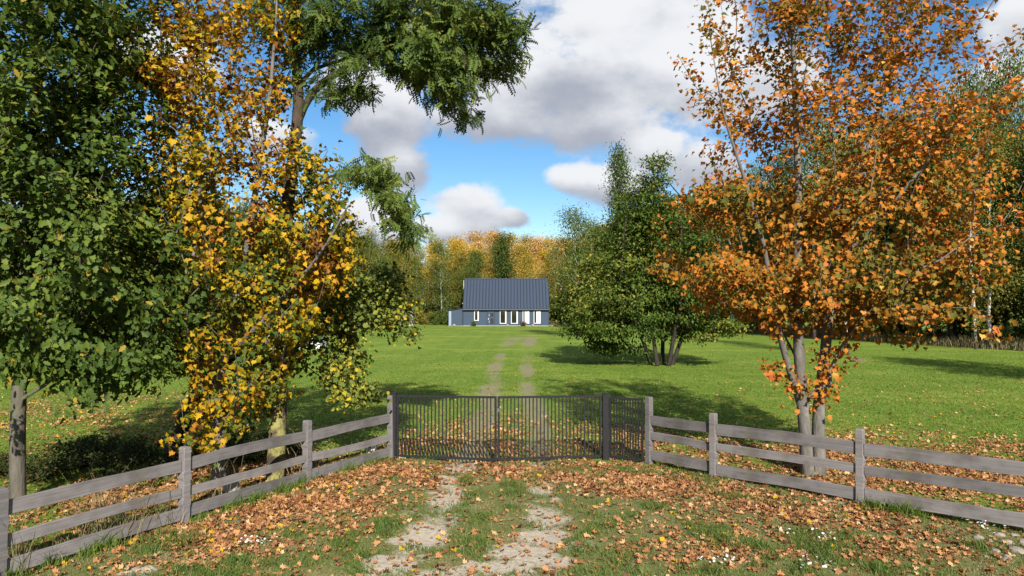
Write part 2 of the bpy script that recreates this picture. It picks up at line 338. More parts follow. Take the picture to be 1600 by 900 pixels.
# ------------------------------------------------------------------ ground sheet
def build_ground():
    ys = [-30, -15, -5, 2, 5]; y = 6.0
    while y < 90: ys.append(y); y += max(0.07, 0.0058 * y)
    ys += list(np.linspace(92, 190, 30)) + [220, 300, 500, 900, 2000]
    xs = [0.0]; x = 0.0
    while x < 60: x += 0.075 if x < 3 else (0.15 if x < 9 else 0.15 + (x - 9) * 0.06); xs.append(x)
    xs += [75, 100, 150, 300, 700, 2000]; xs = np.array(sorted([-a for a in xs[1:]] + xs)); ys = np.array(ys, float)
    X, Y = np.meshgrid(xs, ys); nx, ny = len(xs), len(ys); x, y = X.ravel(), Y.ravel()
    i = np.arange((ny - 1) * (nx - 1)); r, c = i // (nx - 1), i % (nx - 1); a = r * nx + c
    F = np.stack([a, a + 1, a + nx + 1, a + nx], 1)
    me = mesh_np('ground', np.stack([x, y, ground_z(x, y)], 1), F, {'dirt': dirt(x, y), 'inside': inside_f(x, y), 'litter': litter_d(x, y)}, True)
    M = Mat('ground'); p = M.pos()
    big = M.noise(p, 0.18, 4, 0.6); fine = M.noise(p, 14, 6, 0.7); mid = M.noise(p, 1.6, 5, 0.6)
    stripe = M.noise(p, 0.9, 3, 0.5, (0.25, 1.0, 1.0))
    lawn = M.ramp(fine, [(0.25, (0.085, 0.16, 0.02)), (0.55, (0.155, 0.25, 0.03)), (0.8, (0.24, 0.33, 0.05))])
    lawn = M.mix(M.mr(mid, 0.46, 0.68, 0, 0.7), lawn, (0.30, 0.32, 0.06))
    lawn = M.mix(M.mr(big, 0.46, 0.62, 0, 0.75), lawn, (0.29, 0.34, 0.055))
    lawn = M.mix(M.mr(stripe, 0.42, 0.62, 0, 0.6), lawn, (0.14, 0.24, 0.028))
    wv = M.n('ShaderNodeTexWave', wave_type='BANDS', bands_direction='X'); wv.inputs['Scale'].default_value = 0.22; wv.inputs['Distortion'].default_value = 3.0; wv.inputs['Detail'].default_value = 3; wv.inputs['Detail Scale'].default_value = 0.25; M.l(p, wv.inputs['Vector'])
    lawn = M.mix(M.mr(wv.outputs['Fac'], 0.3, 0.8, 0, 0.14), lawn, (0.27, 0.36, 0.06))
    lawn = M.mix(M.mr(M.noise(p, 0.45, 5, 0.65), 0.52, 0.68, 0, 0.5), lawn, (0.12, 0.215, 0.025))
    rough = M.ramp(fine, [(0.25, (0.09, 0.13, 0.03)), (0.55, (0.17, 0.19, 0.06)), (0.8, (0.27, 0.25, 0.11))])
    rough = M.mix(M.mr(mid, 0.45, 0.7, 0, 0.6), rough, (0.30, 0.24, 0.13))
    g = M.mix(M.attr('inside'), rough, lawn)
    g = M.mix(M.math('MULTIPLY', M.attr('litter'), 0.55, clamp=True), g, (0.25, 0.15, 0.08))
    soil = M.ramp(M.noise(p, 9, 6, 0.7), [(0.25, (0.38, 0.315, 0.24)), (0.6, (0.60, 0.53, 0.43)), (0.85, (0.72, 0.65, 0.54))])
    far_soil = M.mix(M.attr('inside'), soil, M.mix(M.noise(p, 7, 5, .7), (0.20, 0.155, 0.105), (0.42, 0.345, 0.255)))
    nn = M.math('ADD', M.math('MULTIPLY', M.math('SUBTRACT', M.noise(p, 26, 6, 0.75), 0.5), 1.3), M.math('MULTIPLY', M.math('SUBTRACT', M.noise(p, 5, 5, 0.65), 0.5), 1.5))
    dm = M.mr(M.math('ADD', M.attr('dirt'), M.math('MULTIPLY', nn, 1.35)), 0.22, 0.88)
    dm2 = M.mr(M.math('ADD', M.attr('dirt'), M.math('MULTIPLY', nn, 0.8)), 0.1, 1.05, 0, 0.72); mxd = M.n('ShaderNodeMix', data_type='FLOAT'); M.l(M.attr('inside'), mxd.inputs['Factor']); M.l(dm, mxd.inputs['A']); M.l(dm2, mxd.inputs['B']); dm = mxd.outputs['Result']
    c = M.mix(dm, g, far_soil)
    h = M.math('ADD', fine, M.math('MULTIPLY', M.noise(p, 60, 3), 0.5))
    M.principled(c, 0.95, 0.1, M.bump(h, 0.6, 0.03))
    return tag(obj('ground', me, M.m), kind='structure')
LFENCE = [(-2.63, 15.1), (-3.82, 12.96), (-4.98, 10.58), (-6.14, 8.35), (-7.3, 6.1)]
RFENCE = [(2.88, 14.6), (3.87, 13.35), (5.79, 11.57), (7.70, 9.80), (9.6, 8.0)]
_fl = np.array([(-40, -60)] + LFENCE[::-1] + RFENCE + [(40, -20)], float)
def inside_f(x, y): return sstep(-0.25, 0.35, y - np.interp(x, _fl[:, 0], _fl[:, 1]))
build_ground()

# ------------------------------------------------------------------ leaf templates and scatter
def fan(outline, zfun=lambda x, y: 0.0, centre=(0, 0.35)):
    V = [(centre[0], centre[1], zfun(*centre))] + [(x, y, zfun(x, y)) for x, y in outline]; n = len(outline)
    return np.array(V, float), np.array([(0, i + 1, (i + 1) % n + 1) for i in range(n)], int)
def mirror(half): return half + [(-x, y) for x, y in half[::-1] if abs(x) > 1e-6]
_mh = [(0, 0.06), (0.16, 0.02), (0.38, -0.03), (0.37, 0.16), (0.58, 0.40), (0.40, 0.45), (0.40, 0.66), (0.19, 0.66), (0.0, 1.0)]
MAPLE = fan([(x, y - 0.0) for x, y in _mh] + [(-x, y) for x, y in _mh[-2:0:-1]], lambda x, y: 0.34 * abs(x) - 0.45 * (y - 0.3) ** 2)
MAPLE_DRY = fan([(x, y) for x, y in _mh] + [(-x, y) for x, y in _mh[-2:0:-1]], lambda x, y: 0.75 * abs(x) ** 1.4 + 0.5 * (y - 0.4) ** 2 + 0.12 * math.sin(9 * x + 5 * y))
_oh = [(0, 0.0), (0.12, 0.2), (0.25, 0.33), (0.17, 0.43), (0.32, 0.62), (0.2, 0.72), (0.17, 0.93), (0, 1.0)]
OAK = fan([(x, y) for x, y in _oh] + [(-x, y) for x, y in _oh[-2:0:-1]], lambda x, y: 0.2 * abs(x) - 0.15 * (y - 0.4) ** 2)
SMALL = (np.array([(0, 0, 0), (0.26, 0.45, 0.06), (0, 1, -0.08), (-0.26, 0.45, 0.06)]), np.array([(0, 1, 2), (0, 2, 3)]))
ROUND = (np.array([(0, 0, 0), (0.38, 0.3, 0.08), (0.34, 0.72, 0.05), (0, 1, -0.1), (-0.34, 0.72, 0.05), (-0.38, 0.3, 0.08)]), np.array([(0, 1, 2), (0, 2, 3), (0, 3, 4), (0, 4, 5)]))
def compound():
    V = []; F = []
    for k in range(6):
        y = 0.14 + k * 0.155
        for s in (-1, 1):
            b = len(V); L = 0.29; V += [(0, y, 0), (s * L * 0.55, y - 0.07, -0.03), (s * L, y + 0.04, -0.09), (s * L * 0.55, y + 0.10, -0.03)]; F += [(b, b + 1, b + 2), (b, b + 2, b + 3)]
    b = len(V); V += [(0, 1.0, 0), (0.06, 1.1, -.02), (0, 1.22, -.05), (-0.06, 1.1, -.02)]; F += [(b, b + 1, b + 2), (b, b + 2, b + 3)]
    b = len(V); V += [(-0.008, 0, 0), (0.008, 0, 0), (0, 1.05, 0)]; F += [(b, b + 1, b + 2)]
    V = np.array(V, float); V[:, 2] -= 0.25 * V[:, 1] ** 2; return V, np.array(F, int)
COMPOUND = compound()
def frames(T, N):
    T = T / (np.linalg.norm(T, axis=1, keepdims=True) + 1e-9); B = np.cross(T, N); B /= (np.linalg.norm(B, axis=1, keepdims=True) + 1e-9)
    return T, B, np.cross(B, T)
def leaf_verts(tpl, C, T, N, S, curl=None):
    V, F = tpl; T, B, N = frames(T, N); k = len(V); n = len(C)
    z = np.repeat(V[None, :, 2], n, 0)
    if curl is not None: z = z * curl[:, None]
    W = C[:, None] + S[:, None, None] * (V[None, :, 0, None] * B[:, None] + V[None, :, 1, None] * T[:, None] + z[..., None] * N[:, None])
    FF = (F[None] + (np.arange(n) * k)[:, None, None]).reshape(-1, 3)
    return W.reshape(-1, 3), FF, k
def leaf_mesh(name, tpl, C, T, N, S, rnd, curl=None):
    W, FF, k = leaf_verts(tpl, C, T, N, S, curl); return mesh_np(name, W, FF, {'rnd': np.repeat(rnd, k)})
_tplm = {}
def leaf_objects(name, tplname, tpl, mat, idx, C, T, N, S, rnd, parent, origin, label=None):
    """single leaves as objects sharing a few meshes"""
    Tn, B, Nn = frames(T, N); out = []
    for i in idx:
        q = int(np.clip(rnd[i], 0, 0.999) * 12); key = (tplname, mat.name, q)
        if key not in _tplm:
            me = mesh_np(tplname, tpl[0], tpl[1], {'rnd': np.full(len(tpl[0]), (q + 0.5) / 12)}); me.materials.append(mat); _tplm[key] = me
        o = bpy.data.objects.new(name, _tplm[key]); COL.objects.link(o)
        if parent is not None: o.parent = parent
        s = S[i]; c = C[i] - origin
        o.matrix_local = Matrix(((B[i][0] * s, Tn[i][0] * s, Nn[i][0] * s, c[0]), (B[i][1] * s, Tn[i][1] * s, Nn[i][1] * s, c[1]), (B[i][2] * s, Tn[i][2] * s, Nn[i][2] * s, c[2]), (0, 0, 0, 1)))
        out.append(o)
    return out
def project(C):
    d = C - np.array([0, 0, CAM_H]); c, s = math.cos(PITCH), math.sin(PITCH)
    yy = d[:, 1] * c + d[:, 2] * s; zz = -d[:, 1] * s + d[:, 2] * c
    return 800 + FPX * d[:, 0] / yy, 450 - FPX * zz / yy, yy

# ------------------------------------------------------------------ trees
def bez(a, b, c, n):
    t = np.linspace(0, 1, n + 1)[1:, None]; return (1 - t) ** 2 * a + 2 * t * (1 - t) * b + t * t * c
def grow(stems, attr, rg, bf=0.35, up=0.5, step=0.35, tip=0.006, expo=2.35, droop=0.0):
    """stems: list of (points (n,3), r0, r1, parent_stem_index or None). Returns nodes, parents, radii, is_tip"""
    pos = []; par = []; rad0 = []; path = []
    for (pts, r0, r1) in stems:
        pts = np.asarray(pts, float); seg = np.linalg.norm(np.diff(pts, axis=0), axis=1); L = np.concatenate([[0], np.cumsum(seg)]); n = max(2, int(L[-1] / step))
        s = np.linspace(0, L[-1], n + 1); Q = np.stack([np.interp(s, L, pts[:, k]) for k in range(3)], 1)
        Q[1:-1] = 0.25 * Q[:-2] + 0.5 * Q[1:-1] + 0.25 * Q[2:]
        if pos:
            A = np.array(pos); j = int(np.argmin(np.linalg.norm(A - Q[0], axis=1))); connect = np.linalg.norm(A[j] - Q[0]) < 0.6
        else: connect = False
        base = len(pos)
        for i, q in enumerate(Q):
            p = base + i - 1 if i else (j if connect else -1)
            pos.append(q); par.append(p); f = i / n; rad0.append(r0 * (1 - f) + r1 * f)
            path.append((path[p] + np.linalg.norm(q - pos[p])) if p >= 0 else 0.0)
    attr = np.asarray(attr, float); N = len(attr); best = np.full(N, 1e9); bi = np.zeros(N, int)
    def upd(k0):
        A = np.array(pos[k0:]); pl = np.array(path[k0:])
        D = attr[None] - A[:, None]; d = np.linalg.norm(D, axis=2) + 1e-6
        cost = d * (1 + 0.35 - up * D[..., 2] / d) + bf * pl[:, None]
        m = cost.argmin(0); c = cost[m, np.arange(N)]; b = c < best
        best[b] = c[b]; bi[b] = m[b] + k0
    upd(0); done = np.zeros(N, bool); tipidx = np.zeros(N, int)
    for _ in range(N):
        c = np.where(done, 1e9, best); i = int(c.argmin()); done[i] = True; a = bi[i]
        A = pos[a]; T = attr[i]; d = np.linalg.norm(T - A)
        p = par[a]; tan = (A - pos[p]) if p >= 0 else np.array([0, 0, 1.0]); tan = tan / (np.linalg.norm(tan) + 1e-9)
        tan = 0.5 * tan + 0.6 * (T - A) / (d + 1e-9) + np.array([0, 0, 0.25 + droop]); tan /= np.linalg.norm(tan)
        n = max(1, int(d / step)); Q = bez(A, A + tan * d * 0.45, T, n); Q[:-1] += rg.normal(0, 0.025, (n - 1, 3))
        k0 = len(pos); prev = a
        for q in Q:
            pos.append(q); par.append(prev); rad0.append(0.0); path.append(path[prev] + np.linalg.norm(q - pos[prev])); prev = len(pos) - 1
        tipidx[i] = prev; upd(k0)
    pos = np.array(pos); par = np.array(par); n = len(pos); acc = np.zeros(n); r = np.zeros(n)
    for k in range(n - 1, -1, -1):
        r[k] = max(acc[k] ** (1 / expo) if acc[k] > 0 else tip, rad0[k])
        if par[k] >= 0 and rad0[k] == 0: acc[par[k]] += r[k] ** expo
    return pos, par, r, tipidx
def tubes(pos, par, r, maxsides=10):
    n = len(pos); kids = [[] for _ in range(n)]
    for k in range(n):
        if par[k] >= 0: kids[par[k]].append(k)
    V = []; F4 = []; nv = 0
    starts = [k for k in range(n) if par[k] < 0]; stack = [(k, -1) for k in starts]
    while stack:
        k, p0 = stack.pop(); chain = [k]; 
        while kids[chain[-1]]:
            ks = sorted(kids[chain[-1]], key=lambda q: -r[q])
            for q in ks[1:]: stack.append((q, chain[-1]))
            chain.append(ks[0])
        pts = [pos[c] for c in chain]; rr = [r[c] for c in chain]
        if p0 >= 0: pts = [pos[p0]] + pts; rr = [min(rr[0] * 1.15, r[p0])] + rr
        if len(pts) < 2: continue
        pts = np.array(pts); rr = np.array(rr); m = max(rr); s = maxsides if m > 0.08 else (6 if m > 0.03 else (4 if m > 0.012 else 3))
        t = np.gradient(pts, axis=0); t /= np.linalg.norm(t, axis=1, keepdims=True) + 1e-9
        ref = np.array([0.31, 0.95, 0.05]) if abs(t[0][1]) < 0.8 else np.array([1.0, 0.1, 0])
        a = np.cross(t, ref); a /= np.linalg.norm(a, axis=1, keepdims=True) + 1e-9; b = np.cross(t, a)
        th = np.arange(s) * 2 * math.pi / s
        ring = pts[:, None] + rr[:, None, None] * (np.cos(th)[None, :, None] * a[:, None] + np.sin(th)[None, :, None] * b[:, None])
        V.append(ring.reshape(-1, 3)); L = len(pts); i = np.arange((L - 1) * s); q, c = i // s, i % s
        F4.append(nv + np.stack([q * s + c, q * s + (c + 1) % s, (q + 1) * s + (c + 1) % s, (q + 1) * s + c], 1)); nv += L * s
    return np.concatenate(V), np.concatenate(F4)
def blob_points(blobs, rg, d0, rd):
    out = []
    for b in blobs:
        u, v, ru, rv, n = b[:5]; d = b[5] if len(b) > 5 else d0; q = b[6] if len(b) > 6 else rd
        c = P(u, v, d); s = d / FPX
        w = rg.normal(0, 1, (n, 3)); w /= np.linalg.norm(w, axis=1, keepdims=True); w *= (rg.random((n, 1)) ** (1 / 2.2))
        out.append(c + w * np.array([ru * s, q, rv * s]) * 1.05)
    p = np.concatenate(out); p[:, 2] = np.maximum(p[:, 2], 0.5); return p
def leaves_at(pos, par, tips, rg, per, spread, size, centre, tpl_up=0.55, droop=0.35, outw=0.5, sj=0.3, along=2, zs=0.75, nj=0.45):
    C = []; T = []
    for t in tips:
        seg = [t]; 
        for _ in range(along):
            if par[seg[-1]] >= 0: seg.append(par[seg[-1]])
        A = pos[seg[-1]]; B = pos[t]; f = rg.random((per, 1)) ** 0.6
        C.append(A * (1 - f) + B * f + rg.normal(0, spread, (per, 3)) * np.array([1, 1, zs]))
    C = np.concatenate(C); n = len(C)
    o = C - centre; o /= np.linalg.norm(o, axis=1, keepdims=True) + 1e-9
    N = np.array([0, -0.12, tpl_up]) + o * outw + rg.normal(0, nj, (n, 3))
    T = o * 0.5 + rg.normal(0, 0.6, (n, 3)) + np.array([0, 0, -droop])
    S = size * (1 + rg.normal(0, sj, n)).clip(0.45, 1.7); return C, T, N, S
def hero_tree(name, label, stems, blobs, d0, rd, per, spread, size, tpl, tplname, mat, bark, seed, rndf, nparts=0, group=None, grow_kw={}, leaf_kw={}, base=None, thin=1.0):
    rg = np.random.default_rng(seed); at = blob_points([(b[0], b[1], b[2], b[3], max(2, round(b[4] * thin)), *b[5:]) for b in blobs], rg, d0, rd)
    pos, par, r, tips = grow(stems, at, rg, **grow_kw)
    base = np.array(stems[0][0][0] if base is None else base, float); base[2] = gz(base[0], base[1])
    root = empty(name, base, label, 'tree', group)
    V, F = tubes(pos, par, r); obj('trunk', mesh_np('trunk', V - base, F, None, True), bark, root)
    centre = at.mean(0) - np.array([0, 0, 0.8])
    C, T, N, S = leaves_at(pos, par, tips, rg, per, spread, size, centre, **leaf_kw)
    ok = C[:, 2] > 0.25; C, T, N, S = C[ok], T[ok], N[ok], S[ok]
    rnd = np.clip(rndf(C, rg), 0, 0.999); keep = np.ones(len(C), bool)
    if nparts:
        u, v, dd = project(C); vis = (u > 5) & (u < 1595) & (v > 5) & (v < 895); sc = np.where(vis, S / dd, 0); ix = np.argsort(-sc)[:nparts]; keep[ix] = False
        leaf_objects('leaf', tplname, tpl, mat, ix, C, T, N, S, rnd, root, base)
    cu = rg.uniform(0.3, 2.0, len(C))
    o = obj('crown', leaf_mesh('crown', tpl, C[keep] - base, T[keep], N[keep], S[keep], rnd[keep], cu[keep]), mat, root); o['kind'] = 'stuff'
    return root
def pxs(lst): return [P(*p) for p in lst]

def rnd_clump(scale, lo=0.0, hi=1.0, amt=0.6):
    def f(C, rg):
        n = fbm(C[:, 0] * scale + C[:, 1] * 0.7 * scale + 9, C[:, 2] * scale + C[:, 1] * 0.5 * scale + 4, 3)
        return lo + (hi - lo) * np.clip((n - 0.5) * 1.6 * amt + 0.5 + rg.normal(0, 0.22, len(C)), 0, 1)
    return f

# orange maple at the right
mg = G(1262, 742); mg2 = G(1282, 742)
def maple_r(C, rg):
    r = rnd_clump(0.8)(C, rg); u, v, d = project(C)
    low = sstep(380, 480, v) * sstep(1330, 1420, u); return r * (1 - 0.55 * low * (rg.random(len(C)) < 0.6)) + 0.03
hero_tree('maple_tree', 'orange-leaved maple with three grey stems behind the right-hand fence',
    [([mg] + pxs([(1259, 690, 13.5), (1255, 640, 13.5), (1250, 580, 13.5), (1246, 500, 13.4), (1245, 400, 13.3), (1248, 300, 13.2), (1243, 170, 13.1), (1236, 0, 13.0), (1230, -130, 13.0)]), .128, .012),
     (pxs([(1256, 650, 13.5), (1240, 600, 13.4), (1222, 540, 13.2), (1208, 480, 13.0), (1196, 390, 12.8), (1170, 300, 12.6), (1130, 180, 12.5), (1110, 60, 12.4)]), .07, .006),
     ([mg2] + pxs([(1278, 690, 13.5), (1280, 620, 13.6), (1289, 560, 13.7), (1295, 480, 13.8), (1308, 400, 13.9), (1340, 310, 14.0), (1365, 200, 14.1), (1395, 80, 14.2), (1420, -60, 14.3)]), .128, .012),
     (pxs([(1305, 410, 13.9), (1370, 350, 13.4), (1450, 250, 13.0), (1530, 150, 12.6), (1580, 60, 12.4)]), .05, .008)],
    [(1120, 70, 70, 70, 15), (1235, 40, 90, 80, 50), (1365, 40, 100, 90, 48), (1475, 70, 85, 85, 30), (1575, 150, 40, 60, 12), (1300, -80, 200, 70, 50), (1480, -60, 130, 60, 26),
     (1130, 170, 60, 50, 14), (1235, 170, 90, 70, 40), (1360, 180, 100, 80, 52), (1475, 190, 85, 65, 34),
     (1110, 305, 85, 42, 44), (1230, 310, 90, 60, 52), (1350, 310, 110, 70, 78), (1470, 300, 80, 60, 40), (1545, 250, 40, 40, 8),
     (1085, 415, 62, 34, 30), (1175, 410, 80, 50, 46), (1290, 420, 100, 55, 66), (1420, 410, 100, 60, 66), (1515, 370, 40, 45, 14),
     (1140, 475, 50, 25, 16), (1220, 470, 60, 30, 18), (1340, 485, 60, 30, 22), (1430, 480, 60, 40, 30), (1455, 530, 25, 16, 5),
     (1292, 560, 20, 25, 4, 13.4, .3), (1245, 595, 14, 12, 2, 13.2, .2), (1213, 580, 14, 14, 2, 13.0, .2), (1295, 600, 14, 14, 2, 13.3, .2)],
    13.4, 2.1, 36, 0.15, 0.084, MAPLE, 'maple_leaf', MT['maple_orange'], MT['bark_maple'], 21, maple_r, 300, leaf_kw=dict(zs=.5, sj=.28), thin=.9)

# yellow maple at the left
yg = G(342, 758)
hero_tree('maple_tree', 'golden-yellow maple between the oak and the locust behind the left-hand fence',
    [([yg] + pxs([(343, 700, 12.8), (338, 600, 12.8), (332, 520, 12.8), (322, 420, 12.7), (312, 300, 12.6), (300, 180, 12.5), (296, 50, 12.5), (290, -80, 12.5)]), .13, .012),
     (pxs([(338, 610, 12.8), (362, 500, 12.7), (385, 400, 12.5), (402, 280, 12.3), (422, 150, 12.2), (432, 20, 12.2)]), .09, .02),
     (pxs([(325, 460, 12.7), (285, 330, 12.9), (260, 200, 13.0), (252, 50, 13.1)]), .08, .02),
     (pxs([(345, 570, 12.8), (420, 490, 12.2), (500, 400, 11.9), (545, 320, 11.8)]), .06, .015)],
    [(285, 40, 70, 60, 36), (370, 40, 70, 60, 34), (450, 40, 45, 60, 14), (250, 140, 60, 60, 30), (345, 150, 80, 60, 34), (440, 150, 45, 50, 18), (330, -70, 150, 60, 30),
     (290, 250, 75, 60, 40), (395, 250, 80, 60, 36), (490, 265, 45, 50, 22), (320, 350, 80, 60, 40), (425, 345, 80, 60, 44), (512, 335, 35, 60, 28),
     (350, 440, 90, 50, 42), (455, 430, 75, 50, 44), (525, 400, 35, 45, 18), (375, 515, 90, 45, 40), (460, 490, 60, 30, 20), (335, 600, 50, 60, 24), (415, 590, 38, 45, 18), (345, 660, 55, 30, 13), (440, 575, 30, 20, 6)],
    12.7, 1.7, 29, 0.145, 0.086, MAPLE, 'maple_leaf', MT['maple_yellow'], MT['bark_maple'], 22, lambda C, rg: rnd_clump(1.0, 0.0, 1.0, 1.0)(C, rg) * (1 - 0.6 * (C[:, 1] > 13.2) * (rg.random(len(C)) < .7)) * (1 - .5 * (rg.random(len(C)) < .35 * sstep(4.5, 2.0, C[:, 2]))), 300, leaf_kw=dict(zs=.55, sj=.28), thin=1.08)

# oak at the far left
og = G(28, 790)
hero_tree('oak_tree', 'dense green oak with a straight grey trunk beside the left fence end',
    [([og] + pxs([(27, 700, 11.4), (30, 600, 11.4), (35, 500, 11.4), (42, 380, 11.4), (50, 250, 11.4), (60, 100, 11.4), (65, -60, 11.4)]), .128, .05),
     (pxs([(32, 560, 11.4), (100, 500, 11.2), (170, 470, 11.0), (230, 470, 10.9)]), .07, .02),
     (pxs([(42, 400, 11.4), (110, 320, 11.2), (180, 260, 11.0)]), .07, .02)],
    [(40, 20, 130, 80, 130), (150, 50, 80, 80, 110), (-90, 150, 70, 160, 50), (40, 140, 110, 80, 120), (155, 160, 75, 80, 110), (30, 260, 110, 80, 105), (155, 270, 80, 80, 95), (-90, 400, 70, 120, 40),
     (30, 370, 100, 70, 74), (150, 380, 90, 70, 74), (235, 370, 40, 60, 26), (40, 470, 90, 50, 66), (150, 470, 105, 55, 80), (245, 460, 50, 55, 30), (50, 550, 80, 38, 46), (170, 550, 80, 38, 48), (235, 570, 40, 32, 18), (185, 600, 50, 18, 12), (60, -70, 180, 50, 60)],
    11.2, 2.2, 52, 0.135, 0.112, OAK, 'oak_leaf', MT['oak'], MT['bark_oak'], 23, lambda C, rg: np.where(rg.random(len(C)) < 0.02, 0.99, rnd_clump(1.3, 0.0, 0.93)(C, rg)), 300, leaf_kw=dict(along=1, outw=0.8, nj=0.38, tpl_up=0.7), thin=0.62)

# locust with the long branch
rgp = G(430, 752)
hero_tree('locust_tree', 'tall locust with lichen-yellow trunk and a long feathery green branch against the sky',
    [([rgp] + pxs([(433, 690, 13.1), (436, 600, 13.1), (438, 520, 13.1), (441, 420, 13.1), (449, 320, 13.1), (462, 220, 13.1), (468, 150, 13.1), (458, 60, 13.1), (450, -80, 13.2)]), .17, .07),
     (pxs([(464, 195, 13.1), (484, 142, 13.0), (521, 117, 12.9), (577, 86, 12.7), (633, 66, 12.5), (700, 40, 12.3), (760, 20, 12.2)]), .075, .02),
     (pxs([(577, 88, 12.7), (612, 104, 12.9), (655, 116, 13.0), (700, 120, 13.0)]), .03, .012),
     (pxs([(466, 150, 13.1), (472, 112, 13.2), (503, 99, 13.4), (545, 97, 13.6), (600, 40, 13.8)]), .05, .015),
     (pxs([(446, 350, 13.1), (490, 290, 13.6), (540, 262, 14.0), (587, 296, 14.0), (622, 322, 13.9)]), .045, .012)],
    [(590, 25, 80, 45, 44), (690, 35, 75, 50, 56), (760, 60, 52, 55, 46), (690, 110, 65, 40, 42), (800, 75, 25, 30, 9), (715, 150, 42, 26, 22), (640, 100, 50, 25, 16), (525, 45, 55, 45, 22), (560, 128, 30, 18, 9), (520, 150, 20, 14, 5),
     (440, 40, 60, 60, 20), (600, -70, 220, 50, 50), (588, 275, 32, 20, 11), (622, 315, 28, 30, 12), (634, 362, 18, 20, 8), (552, 265, 20, 14, 3)],
    12.9, 1.3, 20, 0.13, 0.185, COMPOUND, 'locust_leaf', MT['robinia'], MT['bark_robinia'], 24, rnd_clump(1.0, 0, 0.95), 0, grow_kw=dict(up=0.1, droop=0.15), leaf_kw=dict(droop=0.35, tpl_up=0.7, outw=0.5, sj=0.3, nj=.6))

# leaning apple tree behind the left fence
ag = G(262, 728)
hero_tree('apple_tree', 'leaning dark-trunked apple tree with small drooping leaves left of the gate',
    [([ag] + pxs([(283, 665, 14.3), (312, 605, 14.4), (350, 565, 14.5), (400, 530, 14.6), (460, 490, 14.8), (520, 470, 15.0)]), .17, .05),
     (pxs([(345, 568, 14.5), (385, 590, 14.5), (430, 550, 14.6), (490, 500, 14.7), (540, 520, 14.8)]), .07, .02),
     (pxs([(460, 490, 14.8), (540, 450, 15.0), (610, 455, 15.2)]), .05, .012)],
    [(480, 445, 55, 35, 26), (560, 445, 60, 36, 34), (605, 465, 34, 34, 22), (520, 505, 65, 42, 44), (592, 505, 36, 26, 18), (535, 575, 45, 36, 34), (560, 612, 38, 20, 18), (470, 520, 45, 40, 20), (632, 485, 16, 34, 12), (644, 520, 10, 8, 4), (600, 440, 30, 25, 12), (430, 470, 40, 30, 12)],
    14.6, 1.1, 36, 0.12, 0.085, ROUND, 'apple_leaf', MT['apple'], MT['bark_dark'], 25, rnd_clump(1.6, 0, 1.0), 0, grow_kw=dict(up=0.0, tip=0.005), leaf_kw=dict(droop=0.6))

# spreading cherry on the lawn
cg = G(1035, 570)
cst = []
for k, (du, lean) in enumerate([(-18, -60), (-8, -25), (0, 5), (10, 30), (16, 65)]):
    b = G(1035 + du, 570 + (k % 2) * 2); cst.append(([b] + pxs([(1035 + du * 1.3 + lean * .12, 530, 38.7 + k % 3 - 1), (1035 + du * 1.6 + lean * .6, 450, 38.7 + (k % 3 - 1) * 1.6), (1035 + lean * 1.0, 350, 38.7 + (k % 3 - 1) * 2), (1035 + lean * .4 - 12, 290, 38.7)]), .12, .03))
hero_tree('cherry_tree', 'broad green multi-stemmed tree with low layered branches alone on the lawn', cst,
    [(1018, 268, 24, 24, 14), (1012, 312, 46, 34, 40), (1008, 360, 72, 40, 66), (1000, 410, 95, 40, 84), (995, 455, 112, 36, 96), (1010, 492, 130, 26, 80), (930, 512, 48, 18, 30), (962, 540, 42, 9, 13), (1100, 512, 60, 18, 22), (1105, 440, 65, 50, 56), (1085, 370, 55, 50, 44), (905, 480, 26, 26, 14)],
    38.7, 3.4, 115, 0.36, 0.175, SMALL, 'cherry_leaf', MT['cherry'], MT['bark_dark'], 26, lambda C, rg: rnd_clump(0.5, 0, 1.0)(C, rg), 0, grow_kw=dict(step=0.8, up=0.15, tip=0.012), leaf_kw=dict(along=1, outw=0.35, tpl_up=0.8, zs=0.35), base=cg)

